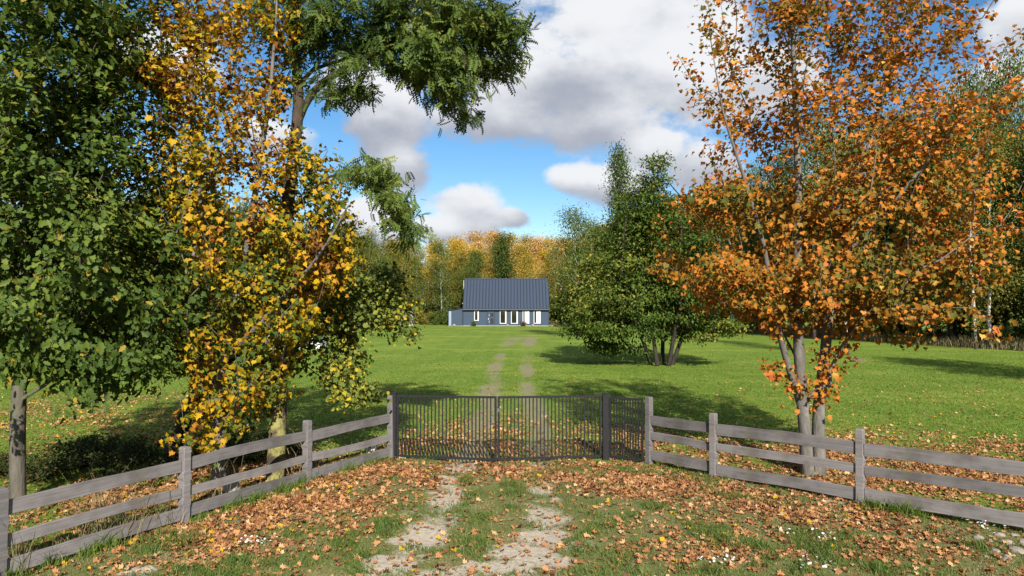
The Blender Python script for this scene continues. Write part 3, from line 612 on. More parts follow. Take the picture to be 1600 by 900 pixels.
# ------------------------------------------------------------------ wood: a few kinds of tree, copied one by one
def far_tree_data(seed, H, W, base, shape, mat, bark, r0, nclump, per, leaf, droop=0.2, lean=0.0, clump=0.09):
    rg = np.random.default_rng(seed); at = []
    for i in range(nclump):
        f = (i + rg.random()) / nclump; z = base + (H - base) * f
        if shape == 'cone': rr = (1 - f) ** 0.8 * W + 0.15
        elif shape == 'birch': rr = W * math.sin(math.pi * min(1, 0.16 + 0.84 * f)) ** 0.75 + 0.15
        else: rr = W * (math.sin(math.pi * (0.12 + 0.86 * f)) ** 0.55)
        a = rg.random() * 6.283; q = rr * math.sqrt(rg.random()) * rg.uniform(0.75, 1.12)
        at.append((q * math.cos(a) + lean * f, q * math.sin(a), z))
    at = np.array(at); stem = [(0, 0, 0)] + [(lean * t + rg.normal(0, 0.12), rg.normal(0, 0.12), H * t * 0.93) for t in (0.2, 0.4, 0.6, 0.8, 1.0)]
    pos, par, r, tips = grow([(stem, r0, 0.03)], at, rg, step=1.0, up=0.5, tip=0.02, bf=0.25)
    V, F = tubes(pos, par, r, 7); tr = mesh_np('trunk', V, F, None, True); tr.materials.append(bark)
    sp = H * clump * 0.5
    C = np.repeat(pos[tips], per, 0); C = C + rg.normal(0, 1, C.shape) * np.array([sp, sp, sp * 0.75]); n = len(C); centre = np.array([0, 0, base + 0.4 * (H - base)])
    o = C - centre; o /= np.linalg.norm(o, axis=1, keepdims=True)
    N = o * 0.7 + np.array([0, 0, 0.4]) + rg.normal(0, 0.5, (n, 3)); T = rg.normal(0, 0.7, (n, 3)) + np.array([0, 0, -droop])
    rnd = np.clip(np.repeat(rg.normal(0.5, 0.17, len(tips)), per) + rg.normal(0, 0.15, n), 0, 0.99)
    S = leaf * rg.uniform(0.7, 1.3, n); cr = leaf_mesh('crown', SMALL, C, T, N, S, rnd); cr.materials.append(mat); return tr, cr
K = {
 'birch_green': far_tree_data(1, 19, 3.0, 4.5, 'birch', MT['far_green'], MT['bark_birch'], .17, 60, 150, .24, 0.9, 0.4),
 'birch_olive': far_tree_data(2, 18, 2.6, 5.0, 'birch', MT['far_olive'], MT['bark_birch'], .16, 55, 140, .24, 0.9, -0.5),
 'birch_gold': far_tree_data(3, 16, 2.5, 4.0, 'birch', MT['far_gold'], MT['bark_birch'], .15, 55, 140, .26, 0.7, 0.3),
 'broad_green': far_tree_data(4, 16, 4.2, 1.8, 'round', MT['far_green'], MT['bark_dark'], .26, 80, 150, .28),
 'broad_olive': far_tree_data(5, 16, 4.0, 2.5, 'round', MT['far_olive'], MT['bark_dark'], .24, 75, 150, .28),
 'aspen_orange': far_tree_data(6, 19, 3.2, 6.0, 'round', MT['far_orange'], MT['bark_birch'], .2, 70, 150, .30),
 'aspen_gold': far_tree_data(7, 17, 3.0, 4.0, 'round', MT['far_gold'], MT['bark_dark'], .2, 65, 150, .29),
 'birch_tall': far_tree_data(9, 20, 2.2, 9.0, 'birch', MT['far_green'], MT['bark_birch'], .14, 45, 150, .24, 0.9, 0.6),
 'conic_green': far_tree_data(8, 16, 3.6, 1.0, 'cone', MT['far_green'], MT['bark_dark'], .22, 85, 150, .26),
}
KN = {'birch_green': ('birch_tree', 'green-leaved birch'), 'birch_olive': ('birch_tree', 'olive-tinged birch'), 'birch_gold': ('birch_tree', 'slender gold-leaved birch'), 'broad_green': ('broadleaf_tree', 'broad dark green tree'),
      'broad_olive': ('broadleaf_tree', 'broad olive-brown tree'), 'aspen_orange': ('aspen_tree', 'tall orange-leaved aspen'), 'aspen_gold': ('aspen_tree', 'golden-leaved aspen'), 'birch_tall': ('birch_tree', 'high-crowned birch with bare white trunk'), 'conic_green': ('conical_tree', 'conical green tree')}
TREE_H = {'birch_tall': 20, 'birch_green': 19, 'birch_olive': 18, 'birch_gold': 16, 'broad_green': 16, 'broad_olive': 16, 'aspen_orange': 19, 'aspen_gold': 17, 'conic_green': 16}
def place_tree(kind, x, y, height, where, group, rg, label=None, wscale=1.0):
    nm, lb = KN[kind]; e = empty(nm, (x, y, gz(x, y) - 0.05), label or (lb + ' ' + where), 'tree', group, rg.random() * 6.28)
    s = height / TREE_H[kind]; e.scale = (s * wscale, s * wscale, s)
    tr, cr = K[kind]; obj('trunk', tr, None, e); c = obj('crown', cr, None, e); c['kind'] = 'stuff'
    return e
rg = np.random.default_rng(77)
# behind the house
for row, (y0, hs, kinds) in enumerate([(127, (11, 14), ['broad_green', 'birch_gold', 'birch_gold', 'birch_olive', 'aspen_gold', 'birch_gold', 'broad_olive']),
                                       (135, (13.5, 16), ['birch_gold', 'birch_olive', 'aspen_gold', 'birch_gold', 'birch_green']),
                                       (146, (16, 18.5), ['aspen_orange', 'aspen_orange', 'aspen_gold', 'aspen_orange']),
                                       (156, (18, 20), ['aspen_orange', 'aspen_orange', 'aspen_gold'])]):
    x = -70.0 + row * 1.3
    while x < 32:
        y = y0 + rg.normal(0, 1.6) + max(0, -x - 25) * -0.35
        hgt = rg.uniform(*hs) * (0.9 if x < -14 else 1.0)
        kk = kinds[rg.integers(len(kinds))]
        if x < -14 and kk == 'aspen_orange' : kk = ['birch_gold', 'aspen_gold', 'birch_olive'][rg.integers(3)]
        place_tree(kk, x, y, hgt, 'in the wood behind the house', 'trees of the wood behind the house', rg); x += rg.uniform(3.4, 5.2)
for (u, v, d, kk, lb, ws) in [(787, 368, 124, 'conic_green', 'tall dusty-green conical tree rising over the middle of the house roof', 1.1), (690, 377, 124, 'birch_green', 'green tree standing left of the house roof', 1.2), (741, 394, 122, 'broad_green', 'low round green tree just above the left half of the roof', .9)]:
    p = P(u, v, d); place_tree(kk, p[0], d, p[2], '', 'trees of the wood behind the house', rg, lb, ws)
# wood on the right: edge line, rows going outwards
edge = np.array([(44, 40), (39, 50), (35.5, 60), (32.5, 72), (30, 84), (24, 97), (16, 108), (10, 118)], float)
cum = np.concatenate([[0], np.cumsum(np.linalg.norm(np.diff(edge, axis=0), axis=1))])
for row, off in enumerate([1.0, 5, 9.5, 15, 21]):
    s = rg.uniform(0, 3)
    while s < cum[-1]:
        ex, ey = np.interp(s, cum, edge[:, 0]), np.interp(s, cum, edge[:, 1]); t = s / cum[-1]
        ox, oy = (0.9, 0.1) if t < 0.6 else (0.6, 0.8)
        kinds = [['birch_green', 'birch_olive', 'broad_green'], ['birch_green', 'birch_olive', 'broad_olive', 'broad_green'], ['birch_green', 'birch_olive', 'aspen_gold'], ['broad_green', 'birch_olive', 'aspen_gold'], ['broad_green', 'birch_green']][row]
        hgt = rg.uniform(15, 19) + (1.5 if row > 1 else 0)
        place_tree(kinds[rg.integers(len(kinds))], ex + ox * off + rg.normal(0, .9), ey + oy * off + rg.normal(0, .9), hgt, 'in the wood along the right-hand lawn edge', 'trees of the wood beside the right-hand lawn', rg); s += rg.uniform(3.2, 5.0)
# single trees one can tell apart
for (u, v, top, kk, lb, ws) in [(902, 527, 328, 'birch_green', 'drooping green birch right of the house with pale limbs at its top', 1.25), (966, 516, 236, 'conic_green', 'tallest pointed tree rising behind the spreading lawn tree', .62),
                            (1325, 555, 215, 'birch_olive', 'thin-trunked tree standing alone on the lawn in front of the wood', .8), (1272, 530, 180, 'birch_tall', 'white-trunked birch at the wood edge between the maple stems', 1.1),
                            (1525, 546, 120, 'birch_tall', 'bright white birch trunk at the dark wood edge right of the maple crown', .8), (1590, 541, 90, 'birch_tall', 'leaning thin white birch at the wood edge', .8), (925, 514, 400, 'broad_green', 'dark green tree close to the right end of the house', 1.0)]:
    g = G(u, v); top = P(u, top, g[1]); place_tree(kk, g[0], g[1], top[2], '', None, rg, lb, ws)
for (u, v, top) in [(1235, 526, 230), (1214, 523, 250), (1482, 538, 160), (1505, 533, 150), (1385, 532, 190), (1425, 531, 170), (1562, 536, 130), (1345, 529, 200), (1300, 525, 210), (1180, 521, 260), (1455, 534, 190), (1545, 531, 170)]:
    g = G(u, v); place_tree('birch_tall', g[0], g[1], P(u, top, g[1])[2], 'at the front of the right-hand wood', 'trees of the wood beside the right-hand lawn', rg, None, .75)
place_tree('broad_green', 28.5, 20, 15, '', None, rg, 'leafy tree whose long shadow crosses the lawn before the wood')
# wood on the left
for (x0, y0, x1, y1, rows) in [(-26, 58, -20, 122, 4), (-52, 34, -28, 56, 4)]:
    L = math.hypot(x1 - x0, y1 - y0)
    for row in range(rows):
        s = rg.uniform(0, 3)
        while s < L:
            f = s / L; kk = ['birch_olive', 'broad_green', 'birch_gold', 'broad_olive', 'birch_green'][rg.integers(5)]
            place_tree(kk, x0 + (x1 - x0) * f - row * 5.0 + rg.normal(0, 1), y0 + (y1 - y0) * f + row * 2.0 + rg.normal(0, 1), rg.uniform(11, 15), 'in the wood beyond the left-hand lawn', 'trees of the wood beyond the left-hand lawn', rg); s += rg.uniform(4, 6)

# shrubs
def shrub_data(name, seed, H, W, mat, n=45, per=60, leaf=0.14):
    rg = np.random.default_rng(seed); w = rg.normal(0, 1, (n, 3)); w /= np.linalg.norm(w, axis=1, keepdims=True); w *= rg.random((n, 1)) ** 0.4
    at = w * np.array([W, W, H * 0.45]) + np.array([0, 0, H * 0.55]); at[:, 2] = at[:, 2].clip(0.12 * H)
    pos, par, r, tips = grow([([(0, 0, -0.05), (0.02, 0, H * 0.25)], 0.05, 0.03)], at, rg, step=0.4, tip=0.008)
    V, F = tubes(pos, par, r, 5); st = mesh_np('stem', V, F); st.materials.append(MT['bark_dark'])
    C, T, N, S = leaves_at(pos, par, tips, rg, per, 0.10 * W + 0.03, leaf, np.array([0, 0, H * 0.4]))
    C[:, 2] = C[:, 2].clip(0.02); cr = leaf_mesh('foliage', SMALL, C, T, N, S, rg.random(len(C)) * 0.99); cr.materials.append(mat); return st, cr
SH = {'bramble': shrub_data('b', 35, 1.0, .8, MT['bramble'], 60, 26, .085), 'green': shrub_data('g', 31, 3.0, 1.7, MT['far_olive'], 50, 70, .2), 'dark': shrub_data('d', 32, 3.0, 1.8, MT['far_green'], 50, 70, .2), 'red': shrub_data('r', 33, 1.0, 0.8, MT['shrub_red'], 30, 40, .12), 'dry': shrub_data('y', 34, 1.0, .7, MT['dry_grass'], 30, 40, .14)}
def shrub(kind, x, y, H, label, group=None, W=1.0):
    h0 = {'bramble': 1, 'green': 3, 'dark': 3, 'red': 1, 'dry': 1}[kind]; e = empty('shrub', (x, y, gz(x, y)), label, 'shrub', group, random.random() * 6); s = H / h0; e.scale = (s * W, s * W, s)
    obj('stem', SH[kind][0], None, e); c = obj('foliage', SH[kind][1], None, e); c['kind'] = 'stuff'
x = -30.0
while x < -10.5:
    shrub(['green', 'dark', 'green'][random.randrange(3)], x, 121 + random.uniform(-1.5, 1.5), random.uniform(2.2, 3.4), 'scrubby bush in the hedge running up to the lean-to', 'bushes of the hedge left of the house'); x += random.uniform(1.5, 2.3)
for i in range(46):
    s = rg.uniform(0, cum[-1]); ex, ey = np.interp(s, cum, edge[:, 0]), np.interp(s, cum, edge[:, 1]); o = rg.uniform(1.5, 12)
    shrub(['green', 'dark', 'dark'][i % 3], ex + o * .9, ey + o * .2, rg.uniform(1.2, 3.0), 'undergrowth bush under the trees of the right-hand wood', 'bushes under the right-hand wood')

for (u, v, H, W) in [(70, 752, .55, 1.5), (120, 730, .6, 1.6), (170, 745, .5, 1.4), (215, 722, .6, 1.5), (250, 745, .45, 1.3), (300, 735, .5, 1.3), (390, 725, .5, 1.4), (470, 712, .45, 1.2), (360, 715, .6, 1.4), (10, 745, .5, 1.4), (150, 715, .55, 1.5), (330, 705, .5, 1.4), (430, 700, .45, 1.3)]:
    g = G(u, v); shrub('bramble', g[0], g[1], H, 'low dark bramble clump in the shade behind the left-hand fence', 'brambles behind the left-hand fence', W)
for k, (u, v) in enumerate([(125, 735), (165, 728), (205, 738)]):
    g = G(u, v); e = empty('brushwood', (g[0], g[1], gz(g[0], g[1])), 'tangle of bare dark twigs on the ground between the oak and the fence', 'brushwood', 'bare brushwood by the oak', k * 2.1); obj('twig', SH['bramble'][0], None, e).scale = (.6, .6, .55)
x = -60.0
while x < 30:
    shrub(['green', 'dark', 'dark'][random.randrange(3)], x, 126 + random.uniform(-1, 8), random.uniform(3.2, 6.0), 'undergrowth bush at the foot of the wood behind the house', 'bushes under the wood behind the house', 1.0); x += random.uniform(1.3, 2.0)
for i in range(34):
    f = i / 33; shrub(['green', 'dark', 'dark'][i % 3], -24 - 26 * (1 - f) + random.uniform(-2, 2), 40 + 80 * f + random.uniform(-3, 3), random.uniform(2.2, 4.5), 'undergrowth bush at the foot of the wood beyond the left-hand lawn', 'bushes under the left-hand wood', 1.2)
# ------------------------------------------------------------------ house
HY = 113.5; S = HY / FPX
hx = lambda u: (u - 800) * S
hz = lambda v: P(800, v, HY)[2]
X0, X1 = hx(723.5), hx(857.5); EAVE = hz(483); DEP = 8.0; RIDGE = 7.75; RY = HY + DEP / 2
house = empty('house', (0, HY, 0), 'dark blue-grey barn-shaped house with steep metal roof at the end of the drive', 'house')
def hb(m, name, mat, parent=house, bevel=0): return m.build(name, mat, parent, bevel)
# walls: gable-ended body (coordinates relative to the house front)
m = MB(); n = [(0, 0), (DEP, 0), (DEP, EAVE - .05), (DEP / 2, RIDGE - .2), (0, EAVE - .05)]
vs = [(X0, y, z) for y, z in n] + [(X1, y, z) for y, z in n]
m.add(vs, [(0, 1, 2, 3, 4), (9, 8, 7, 6, 5)] + [(i, (i + 1) % 5, (i + 1) % 5 + 5, i + 5) for i in range(5)]); hb(m, 'wall', MT['house_wall'])
hb(MB().box(X0 - .1, X1 + .1, -.1, DEP + .1, -0.2, .09), 'plinth', MT['concrete'])
# roof slabs
ov = 0.25; ang = math.atan2(RIDGE - EAVE, DEP / 2); th = 0.14
roof = MB()
for s in (1, -1):
    ye = -0.35 if s == 1 else DEP + 0.35; ze = EAVE - 0.35 * math.tan(ang)
    ze = EAVE - 0.12
    roof.add([(X0 - .06, ye, ze), (X1 + .12, ye, ze), (X1 + .12, DEP / 2, RIDGE), (X0 - .06, DEP / 2, RIDGE), (X0 - .06, ye, ze + th), (X1 + .12, ye, ze + th), (X1 + .12, DEP / 2, RIDGE + th), (X0 - .06, DEP / 2, RIDGE + th)],
             [(0, 3, 2, 1), (4, 5, 6, 7), (0, 1, 5, 4), (1, 2, 6, 5), (3, 0, 4, 7)])
rf = hb(roof, 'roof', MT['house_dark'])  # darker than the panels; their gaps show it as painted seam shadow lines
ye, ze = -0.35, EAVE - 0.12; L = math.hypot(DEP / 2 - ye, RIDGE - ze); ra = math.atan2(RIDGE - ze, DEP / 2 - ye)
pw = (X1 - X0 + .1) / 27; seam = MB().prism([(.05, 0), (pw - .03, 0), (pw - .03, .03), (.16, .03), (.14, .085), (.07, .085), (.05, .03)], 0.0, L - .02).mesh('roof_panel'); seam.materials.append(MT['house_roof'])
for k in range(27):
    x = X0 - .04 + k * pw; o = bpy.data.objects.new('roof_panel', seam); COL.objects.link(o); o.parent = rf; o.location = (x, ye, ze + th + .002); o.rotation_euler = (ra, 0, 0)
hb(MB().box(X0 - .08, X1 + .14, DEP / 2 - .16, DEP / 2 + .16, RIDGE + th - .05, RIDGE + th + .07), 'ridge_cap', MT['house_roof'], rf)
hb(MB().box(X0 - .06, X1 + .14, ye - .13, ye - .004, ze - .02, ze + .11), 'gutter', MT['gutter'], rf)
hb(MB().box(X0 - .16, X0 - .062, DEP / 2 - 3.4, DEP / 2 - .6, EAVE + .9, EAVE + 1.02).box(X0 - .13, X0 - .065, DEP / 2 - 1.0, DEP / 2 - .9, EAVE + 1.03, RIDGE - .1), 'verge_trim', MT['white_paint'], rf)
hb(MB().box(X0 - .06, X0 + .06, -.16, -.05, .1, EAVE - .15), 'downpipe', MT['house_dark'])
hb(MB().box(X1 - .02, X1 + .06, -.12, -.04, .1, EAVE - .15), 'downpipe', MT['house_dark'])
def window(u0, u1, v0, v1, cur=None):
    a, b, z1, z0 = hx(u0), hx(u1), hz(v0), hz(v1); w = b - a; f = .11
    root = MB(); root.box(a, a + f, -.07, .0, z0, z1).box(b - f * 1.9, b, -.07, .0, z0, z1).box(a + f, b - f * 1.9, -.07, .0, z1 - f, z1).box(a + f, b - f * 1.9, -.09, .0, z0, z0 + f)
    wo = hb(root, 'window', MT['white_paint'])
    hb(MB().box(a + f, b - f * 1.9, -.028, -.012, z0 + f, z1 - f), 'pane', MT['glass'], wo)
    if cur: hb(MB().box(a + w * cur, b - f * 1.9 - .005, -.045, -.032, z0 + f + .01, z1 - f - .01), 'blind', MT['curtain'], wo)
window(741, 748.2, 485.3, 501.2); window(781, 791.3, 485.3, 505.8); window(798.4, 809, 485.3, 505.8)
window(816.6, 827, 485.3, 505.6, .30); window(833.8, 844.6, 485.3, 505.6, .36)
a, b, z1, z0 = hx(761.6), hx(772.8), hz(486.5), .1
d = hb(MB().box(a, b, -.05, 0, z0, z1), 'door', MT['house_wall'])
for (f0, f1, g0, g1) in [(.42, .85, .62, .88), (.42, .85, .1, .5), (.22, .3, .2, .34), (.22, .3, .66, .8)]:
    hb(MB().box(a + (b - a) * f0, a + (b - a) * f1, -.065, -.052, z0 + (z1 - z0) * g0, z0 + (z1 - z0) * g1), 'panel', MT['house_dark'] if f0 > .3 else MT['metal_sheet'], d)
hb(MB().box(a + .12, a + .2, -.12, -.052, 1.05, 1.3), 'handle', MT['white_paint'], d)
hb(MB().box(a - .07, a - .004, -.06, 0, z0, z1 + .06).box(b + .004, b + .07, -.06, 0, z0, z1 + .06), 'frame', MT['house_dark'], d)
hb(MB().box(a + .35, b + .15, -.22, -.002, z1 + .08, z1 + .16), 'door_lamp', MT['house_dark'])
# lean-to
lx0 = hx(700.5)
lean = empty('lean_to', ((lx0 + X0) / 2, HY, 0), 'low blue-grey lean-to with sloping roof against the left end of the house', 'shed')
cx = (lx0 + X0) / 2; w2 = (X0 - lx0) / 2
MB().prism([(-w2, 0.06), (w2 - .012, .06), (w2 - .012, hz(481.8)), (-w2, hz(485.2))], .05, 5.5).build('wall', MT['house_wall'], lean)
MB().prism([(-w2 - .22, hz(485.7)), (w2 - .012, hz(481.8) + .006), (w2 - .012, hz(481.8) + .09), (-w2 - .22, hz(485.7) + .085)], -.1, 5.7).build('roof', MT['house_dark'], lean)
MB().box(-w2 - .25, -w2 - .225, -.1, 5.7, hz(485.7) - .03, hz(485.7) + .1).build('fascia', MT['white_paint'], lean)
MB().box(-w2 + .1, -w2 + .48, .0, .046, .1, hz(486.2)).build('metal_panel', MT['metal_sheet'], lean)
MB().box(-w2 - .1, w2 - .15, -.15, .048, -.05, .055).build('plinth', MT['concrete'], lean)
for k in range(1, 6): MB().box(-w2 + .5 + k * .33, -w2 + .52 + k * .33, .028, .048, .1, hz(485.0)).build('batten', MT['house_wall'], lean)
# things along the house front
def lump(name, loc, size, mat, label, cat, seed, group=None, flat=1.0):
    import bmesh
    bm = bmesh.new(); bmesh.ops.create_icosphere(bm, subdivisions=2, radius=1.0); rg = np.random.default_rng(seed); off = rg.random(3) * 50
    dirs = rg.normal(0, 1, (9, 3)); dirs /= np.linalg.norm(dirs, axis=1, keepdims=True); cut = rg.uniform(.62, .9, 9)
    for v in bm.verts:
        p = np.array(v.co)
        for q, c in zip(dirs, cut):
            e = p @ q - c
            if e > 0: p = p - q * e * .85
        p = p * (1 + 0.10 * (float(fbm(np.array([p[0] * 2 + off[0]]), np.array([p[1] * 2 + p[2] * 1.7 + off[1]]), 3)[0]) - .5)); v.co = (p[0] * size[0], p[1] * size[1], p[2] * size[2])
    me = bpy.data.meshes.new(name); bm.to_mesh(me); bm.free()
    o = obj(name, me, mat, None, (loc[0], loc[1], loc[2] + size[2] * .55)); o.rotation_euler.z = rg.random() * 6; return tag(o, label, cat, group)
for u, lb in [(710.5, 'pale round stone in front of the lean-to'), (793, 'pale round stone below the second tall window'), (832.5, 'pale round stone below the last tall window')]:
    lump('round_stone', (hx(u), HY - 1.0, 0), (.27, .27, .24), MT['stone'], lb, 'stone', int(u))
shrub('dark', hx(741), HY - 1.0, .85, 'small dark evergreen shrub under the narrow window'); shrub('red', hx(817), HY - 1.2, .9, 'reddish flowering shrub in front of the house between two tall windows')
shrub('dry', hx(866), HY - 1.5, 1.0, 'yellowing garden plant at the right corner of the house', None, 1.2); shrub('dry', hx(878), HY - 1.0, .6, 'low dry garden plant right of the house corner')
for k, u in enumerate([862, 872, 884, 811]): lump('garden_stone', (hx(u), HY - 2.2, 0), (.3, .25, .14), MT['stone'], 'small pale stone edging the bed by the house', 'stone', 50 + k, 'pale stones along the house bed')

# pale outbuilding and white shed seen through the left trees
g = G(635, 509); sh = empty('outbuilding', (g[0], g[1], 0), 'pale patchy little outbuilding standing in front of the hedge', 'shed')
M = Mat('patchy_plaster'); co = M.coord(); M.principled(M.ramp(M.noise(co, 2.2, 5, .65), [(.35, (.12, .10, .09)), (.48, (.40, .33, .30)), (.7, (.62, .52, .48))]), .9, .1)
MB().box(-1.05, 1.05, 0, 2.4, 0, 2.9).build('wall', M.m, sh); MB().prism([(-1.25, 2.9), (1.25, 2.9), (0, 3.9)], -.2, 2.6).build('roof', MT['house_dark'], sh)
MB().box(-.3, .45, -.04, -.002, .1, 1.6).build('door', MT['bark_dark'], sh)
g = G(452, 545); sh = empty('white_shed', (g[0], g[1], 0), 'low white-boarded shed on the lawn glimpsed behind the locust trunk', 'shed')
for k in range(9): MB().box(-2.3 + k * .52, -2.3 + k * .52 + .5, (k % 2) * .015, .1, 0, 1.9).build('board', MT['white_paint'], sh)
MB().box(-2.28, 2.35, .12, 2.5, 0, 1.88).build('wall', MT['white_paint'], sh); MB().prism([(-2.6, 1.92), (2.6, 1.92), (2.6, 2.0), (-2.6, 2.0)], -.3, 2.8).build('roof', MT['house_dark'], sh)

# ------------------------------------------------------------------ fences
def post_mesh(h, lev, w=.12, t=.13):
    # side profile along the fence: housings cut where the rails enter, sloping top
    prof = [(-w / 2, -.3)]; pr = [(w / 2, -.3)]
    for (z0, z1) in lev:
        pr += [(w / 2, z0 - .13), (w / 2 + .012, z0 - .10), (w / 2 + .012, z0 - .015), (w / 2, z0)]
    pr += [(w / 2, h - .02)]; top = [(w / 2 - .015, h), (-w / 2 + .015, h)]
    pl = [(-x, z) for x, z in pr[::-1]]
    return MB().prism(pr + top + pl, -t / 2, t / 2).mesh('post', 0.006)
def rail_mesh(L, hgt, rg, th=.045):
    n = 9; m = MB(); bow = rg.normal(0, .012); ph = rg.random() * 6; V = []; 
    for i in range(n):
        f = i / (n - 1); x = f * L; s = bow * math.sin(math.pi * f); wob = .006 * math.sin(ph + 7 * f) + rg.normal(0, .002); wb2 = rg.normal(0, .003)
        V += [(x, -th / 2, s + wob), (x, th / 2, s + wob), (x, th / 2, s + hgt + wb2), (x, -th / 2, s + hgt + wb2)]
    F = [(0, 3, 2, 1), (4 * n - 4, 4 * n - 3, 4 * n - 2, 4 * n - 1)]
    for i in range(n - 1):
        for k in range(4): F.append((4 * i + k, 4 * i + (k + 1) % 4, 4 * i + 4 + (k + 1) % 4, 4 * i + 4 + k))
    return m.add(V, F).mesh('rail', 0.004)
def fence(pts, lev, heights, label, seed):
    rg = np.random.default_rng(seed); root = empty('wooden_fence', (pts[0][0], pts[0][1], 0), label, 'fence'); ox, oy = pts[0]
    gzs = [gz(*p) for p in pts]
    for i, (x, y) in enumerate(pts):
        a, b = (pts[i], pts[i + 1]) if i < len(pts) - 1 else (pts[i - 1], pts[i]); rz = math.atan2(b[1] - a[1], b[0] - a[0])
        o = obj('post', post_mesh(heights[i], lev), MT['wood'], root, (x - ox, y - oy, gzs[i])); o.rotation_euler = (rg.normal(0, .008), rg.normal(0, .008), rz)
    for i in range(len(pts) - 1):
        (xa, ya), (xb, yb) = pts[i], pts[i + 1]; L = math.hypot(xb - xa, yb - ya); ux, uy = (xb - xa) / L, (yb - ya) / L
        for (z0, z1) in lev:
            za = gzs[i] + z0 + rg.normal(0, .012); zb = gzs[i + 1] + z0 + rg.normal(0, .012); LL = math.hypot(L - .136, zb - za)
            o = obj('rail', rail_mesh(LL, z1 - z0 + rg.normal(0, .006), rg), MT['wood'], root, (xa - ox + ux * .068, ya - oy + uy * .068, za))
            o.rotation_euler = Matrix(((ux, -uy, 0), (uy, ux, 0), (0, 0, 1))).to_euler(); o.rotation_euler.rotate_axis('Y', -math.atan2(zb - za, L - .136))
fence(LFENCE, [(.06, .24), (.39, .53), (.79, .97)], [1.36, 1.16, 1.16, 1.12, 1.14], 'grey three-rail wooden fence running left from the gate below the oak', 3)
fence(RFENCE, [(.09, .29), (.51, .66), (.83, 1.03)], [1.40, 1.24, 1.26, 1.25, 1.25], 'grey three-rail wooden fence running right from the gate before the orange maple', 4)

# ------------------------------------------------------------------ gate
bar = MB().box(-.0125, .0125, -.0125, .0125, 0, 1).mesh('bar'); bar.materials.append(MT['gate'])
def gate_panel(name, a, b, z0, z1, nb, label, group, fr=.045, extra=None):
    (xa, ya), (xb, yb) = a, b; L = math.hypot(xb - xa, yb - ya); rz = math.atan2(yb - ya, xb - xa); root = empty(name, (xa, ya, 0), label, 'gate', group, rz)
    h = fr / 2
    MB().box(0, fr, -h, h, z0[0], z1).build('stile', MT['gate'], root, .004); MB().box(L - fr, L, -h, h, z0[1], z1).build('stile', MT['gate'], root, .004)
    MB().box(fr, L - fr, -h * .98, h * .98, z1 - fr, z1 - .001).build('top_rail', MT['gate'], root)
    MB().prism([(fr, z0[0] + .001), (L - fr, z0[1] + .001), (L - fr, z0[1] + fr), (fr, z0[0] + fr)], -h * .98, h * .98).build('bottom_rail', MT['gate'], root)
    for k in range(nb):
        f = (k + 1) / (nb + 1); x = fr + f * (L - 2 * fr); zb = z0[0] + (z0[1] - z0[0]) * f + fr
        o = bpy.data.objects.new('bar', bar); COL.objects.link(o); o.parent = root; o.location = (x, 0, zb); o.scale = (1, 1, z1 - fr - zb)
    return root
gl = (-2.50, 15.06); gc = (-0.318, 14.83); gr = (1.93, 15.02)
r1 = gate_panel('gate_leaf', gl, (gc[0] - .012, gc[1]), (.03, .0), 1.37, 25, 'black metal gate leaf beside the left-hand fence', 'black metal bar gate')
r2 = gate_panel('gate_leaf', (gc[0] + .012, gc[1]), gr, (.0, .04), 1.37, 26, 'black metal gate leaf hung on the free-standing dark post', 'black metal bar gate')
MB().box(-.01, .035, -.05, -.024, 1.04, 1.12).build('latch', MT['gutter'], r2)
gate_panel('gate_side_panel', (2.10, 14.98), (2.77, 14.66), (.03, .03), 1.34, 10, 'narrow fixed black bar panel between gate post and right-hand fence', None)
for (x, y, hh, w, lb) in [(-2.57, 15.12, 1.40, .10, 'dark steel gate post next to the left wooden fence post'), (2.02, 15.0, 1.40, .13, 'dark steel gate post between the gate leaf and the narrow panel')]:
    e = empty('gate_post', (x, y, 0), lb, 'post'); MB().box(-w / 2, w / 2, -w / 2, w / 2, -.3, hh).build('shaft', MT['gate'], e, .006); MB().box(-w / 2 - .008, w / 2 + .008, -w / 2 - .008, w / 2 + .008, hh, hh + .015).build('cap', MT['gate'], e)
    for z in (.3, 1.1): MB().box(w / 2, w / 2 + .02, -.03, .03, z, z + .1).build('hinge', MT['gate'], e)

# ------------------------------------------------------------------ stones, sack, marker
for k, (u, v, s) in enumerate([(1528, 842, .16), (1545, 846, .10), (1562, 838, .15), (1585, 838, .12), (1575, 850, .19), (1590, 862, .2), (1555, 862, .12), (1572, 872, .15), (1598, 848, .14), (1540, 870, .08), (1610, 856, .2)]):
    g = G(u, v); lump('field_stone', (g[0], g[1], gz(g[0], g[1]) - s * .25), (s * .62, s * .5, s * .36), MT['stone'], 'pale field stone in the heap below the right-hand fence rail', 'stone', 100 + k, 'field stones heaped by the right-hand fence')
g = G(340, 783); lump('marker_stone', (g[0], g[1] + .55, -.1), (.16, .12, .26), MT['concrete'], 'rounded pale grey stone behind the lowest rail of the left-hand fence', 'stone', 130)
g = G(577, 708)
M = Mat('mottled_white'); M.principled(M.ramp(M.noise(M.coord(), 5.5, 3, .5), [(.42, (.03, .03, .03)), (.47, (.75, .75, .74)), (.9, (.8, .8, .78))]), .7, .2)
lump('white_bundle', (g[0], g[1] + .15, -.02), (.20, .14, .17), M.m, 'small white bundle with dark patches behind the bottom rail beside the gate', 'bundle', 131)
lump('earth_mound', (*G(1340, 565)[:2], -.12), (.55, .5, .22), plain('mound_soil', (.20, .14, .09), .95, .1, .3), 'small brown molehill beside the lone thin-trunked tree', 'molehill', 132)

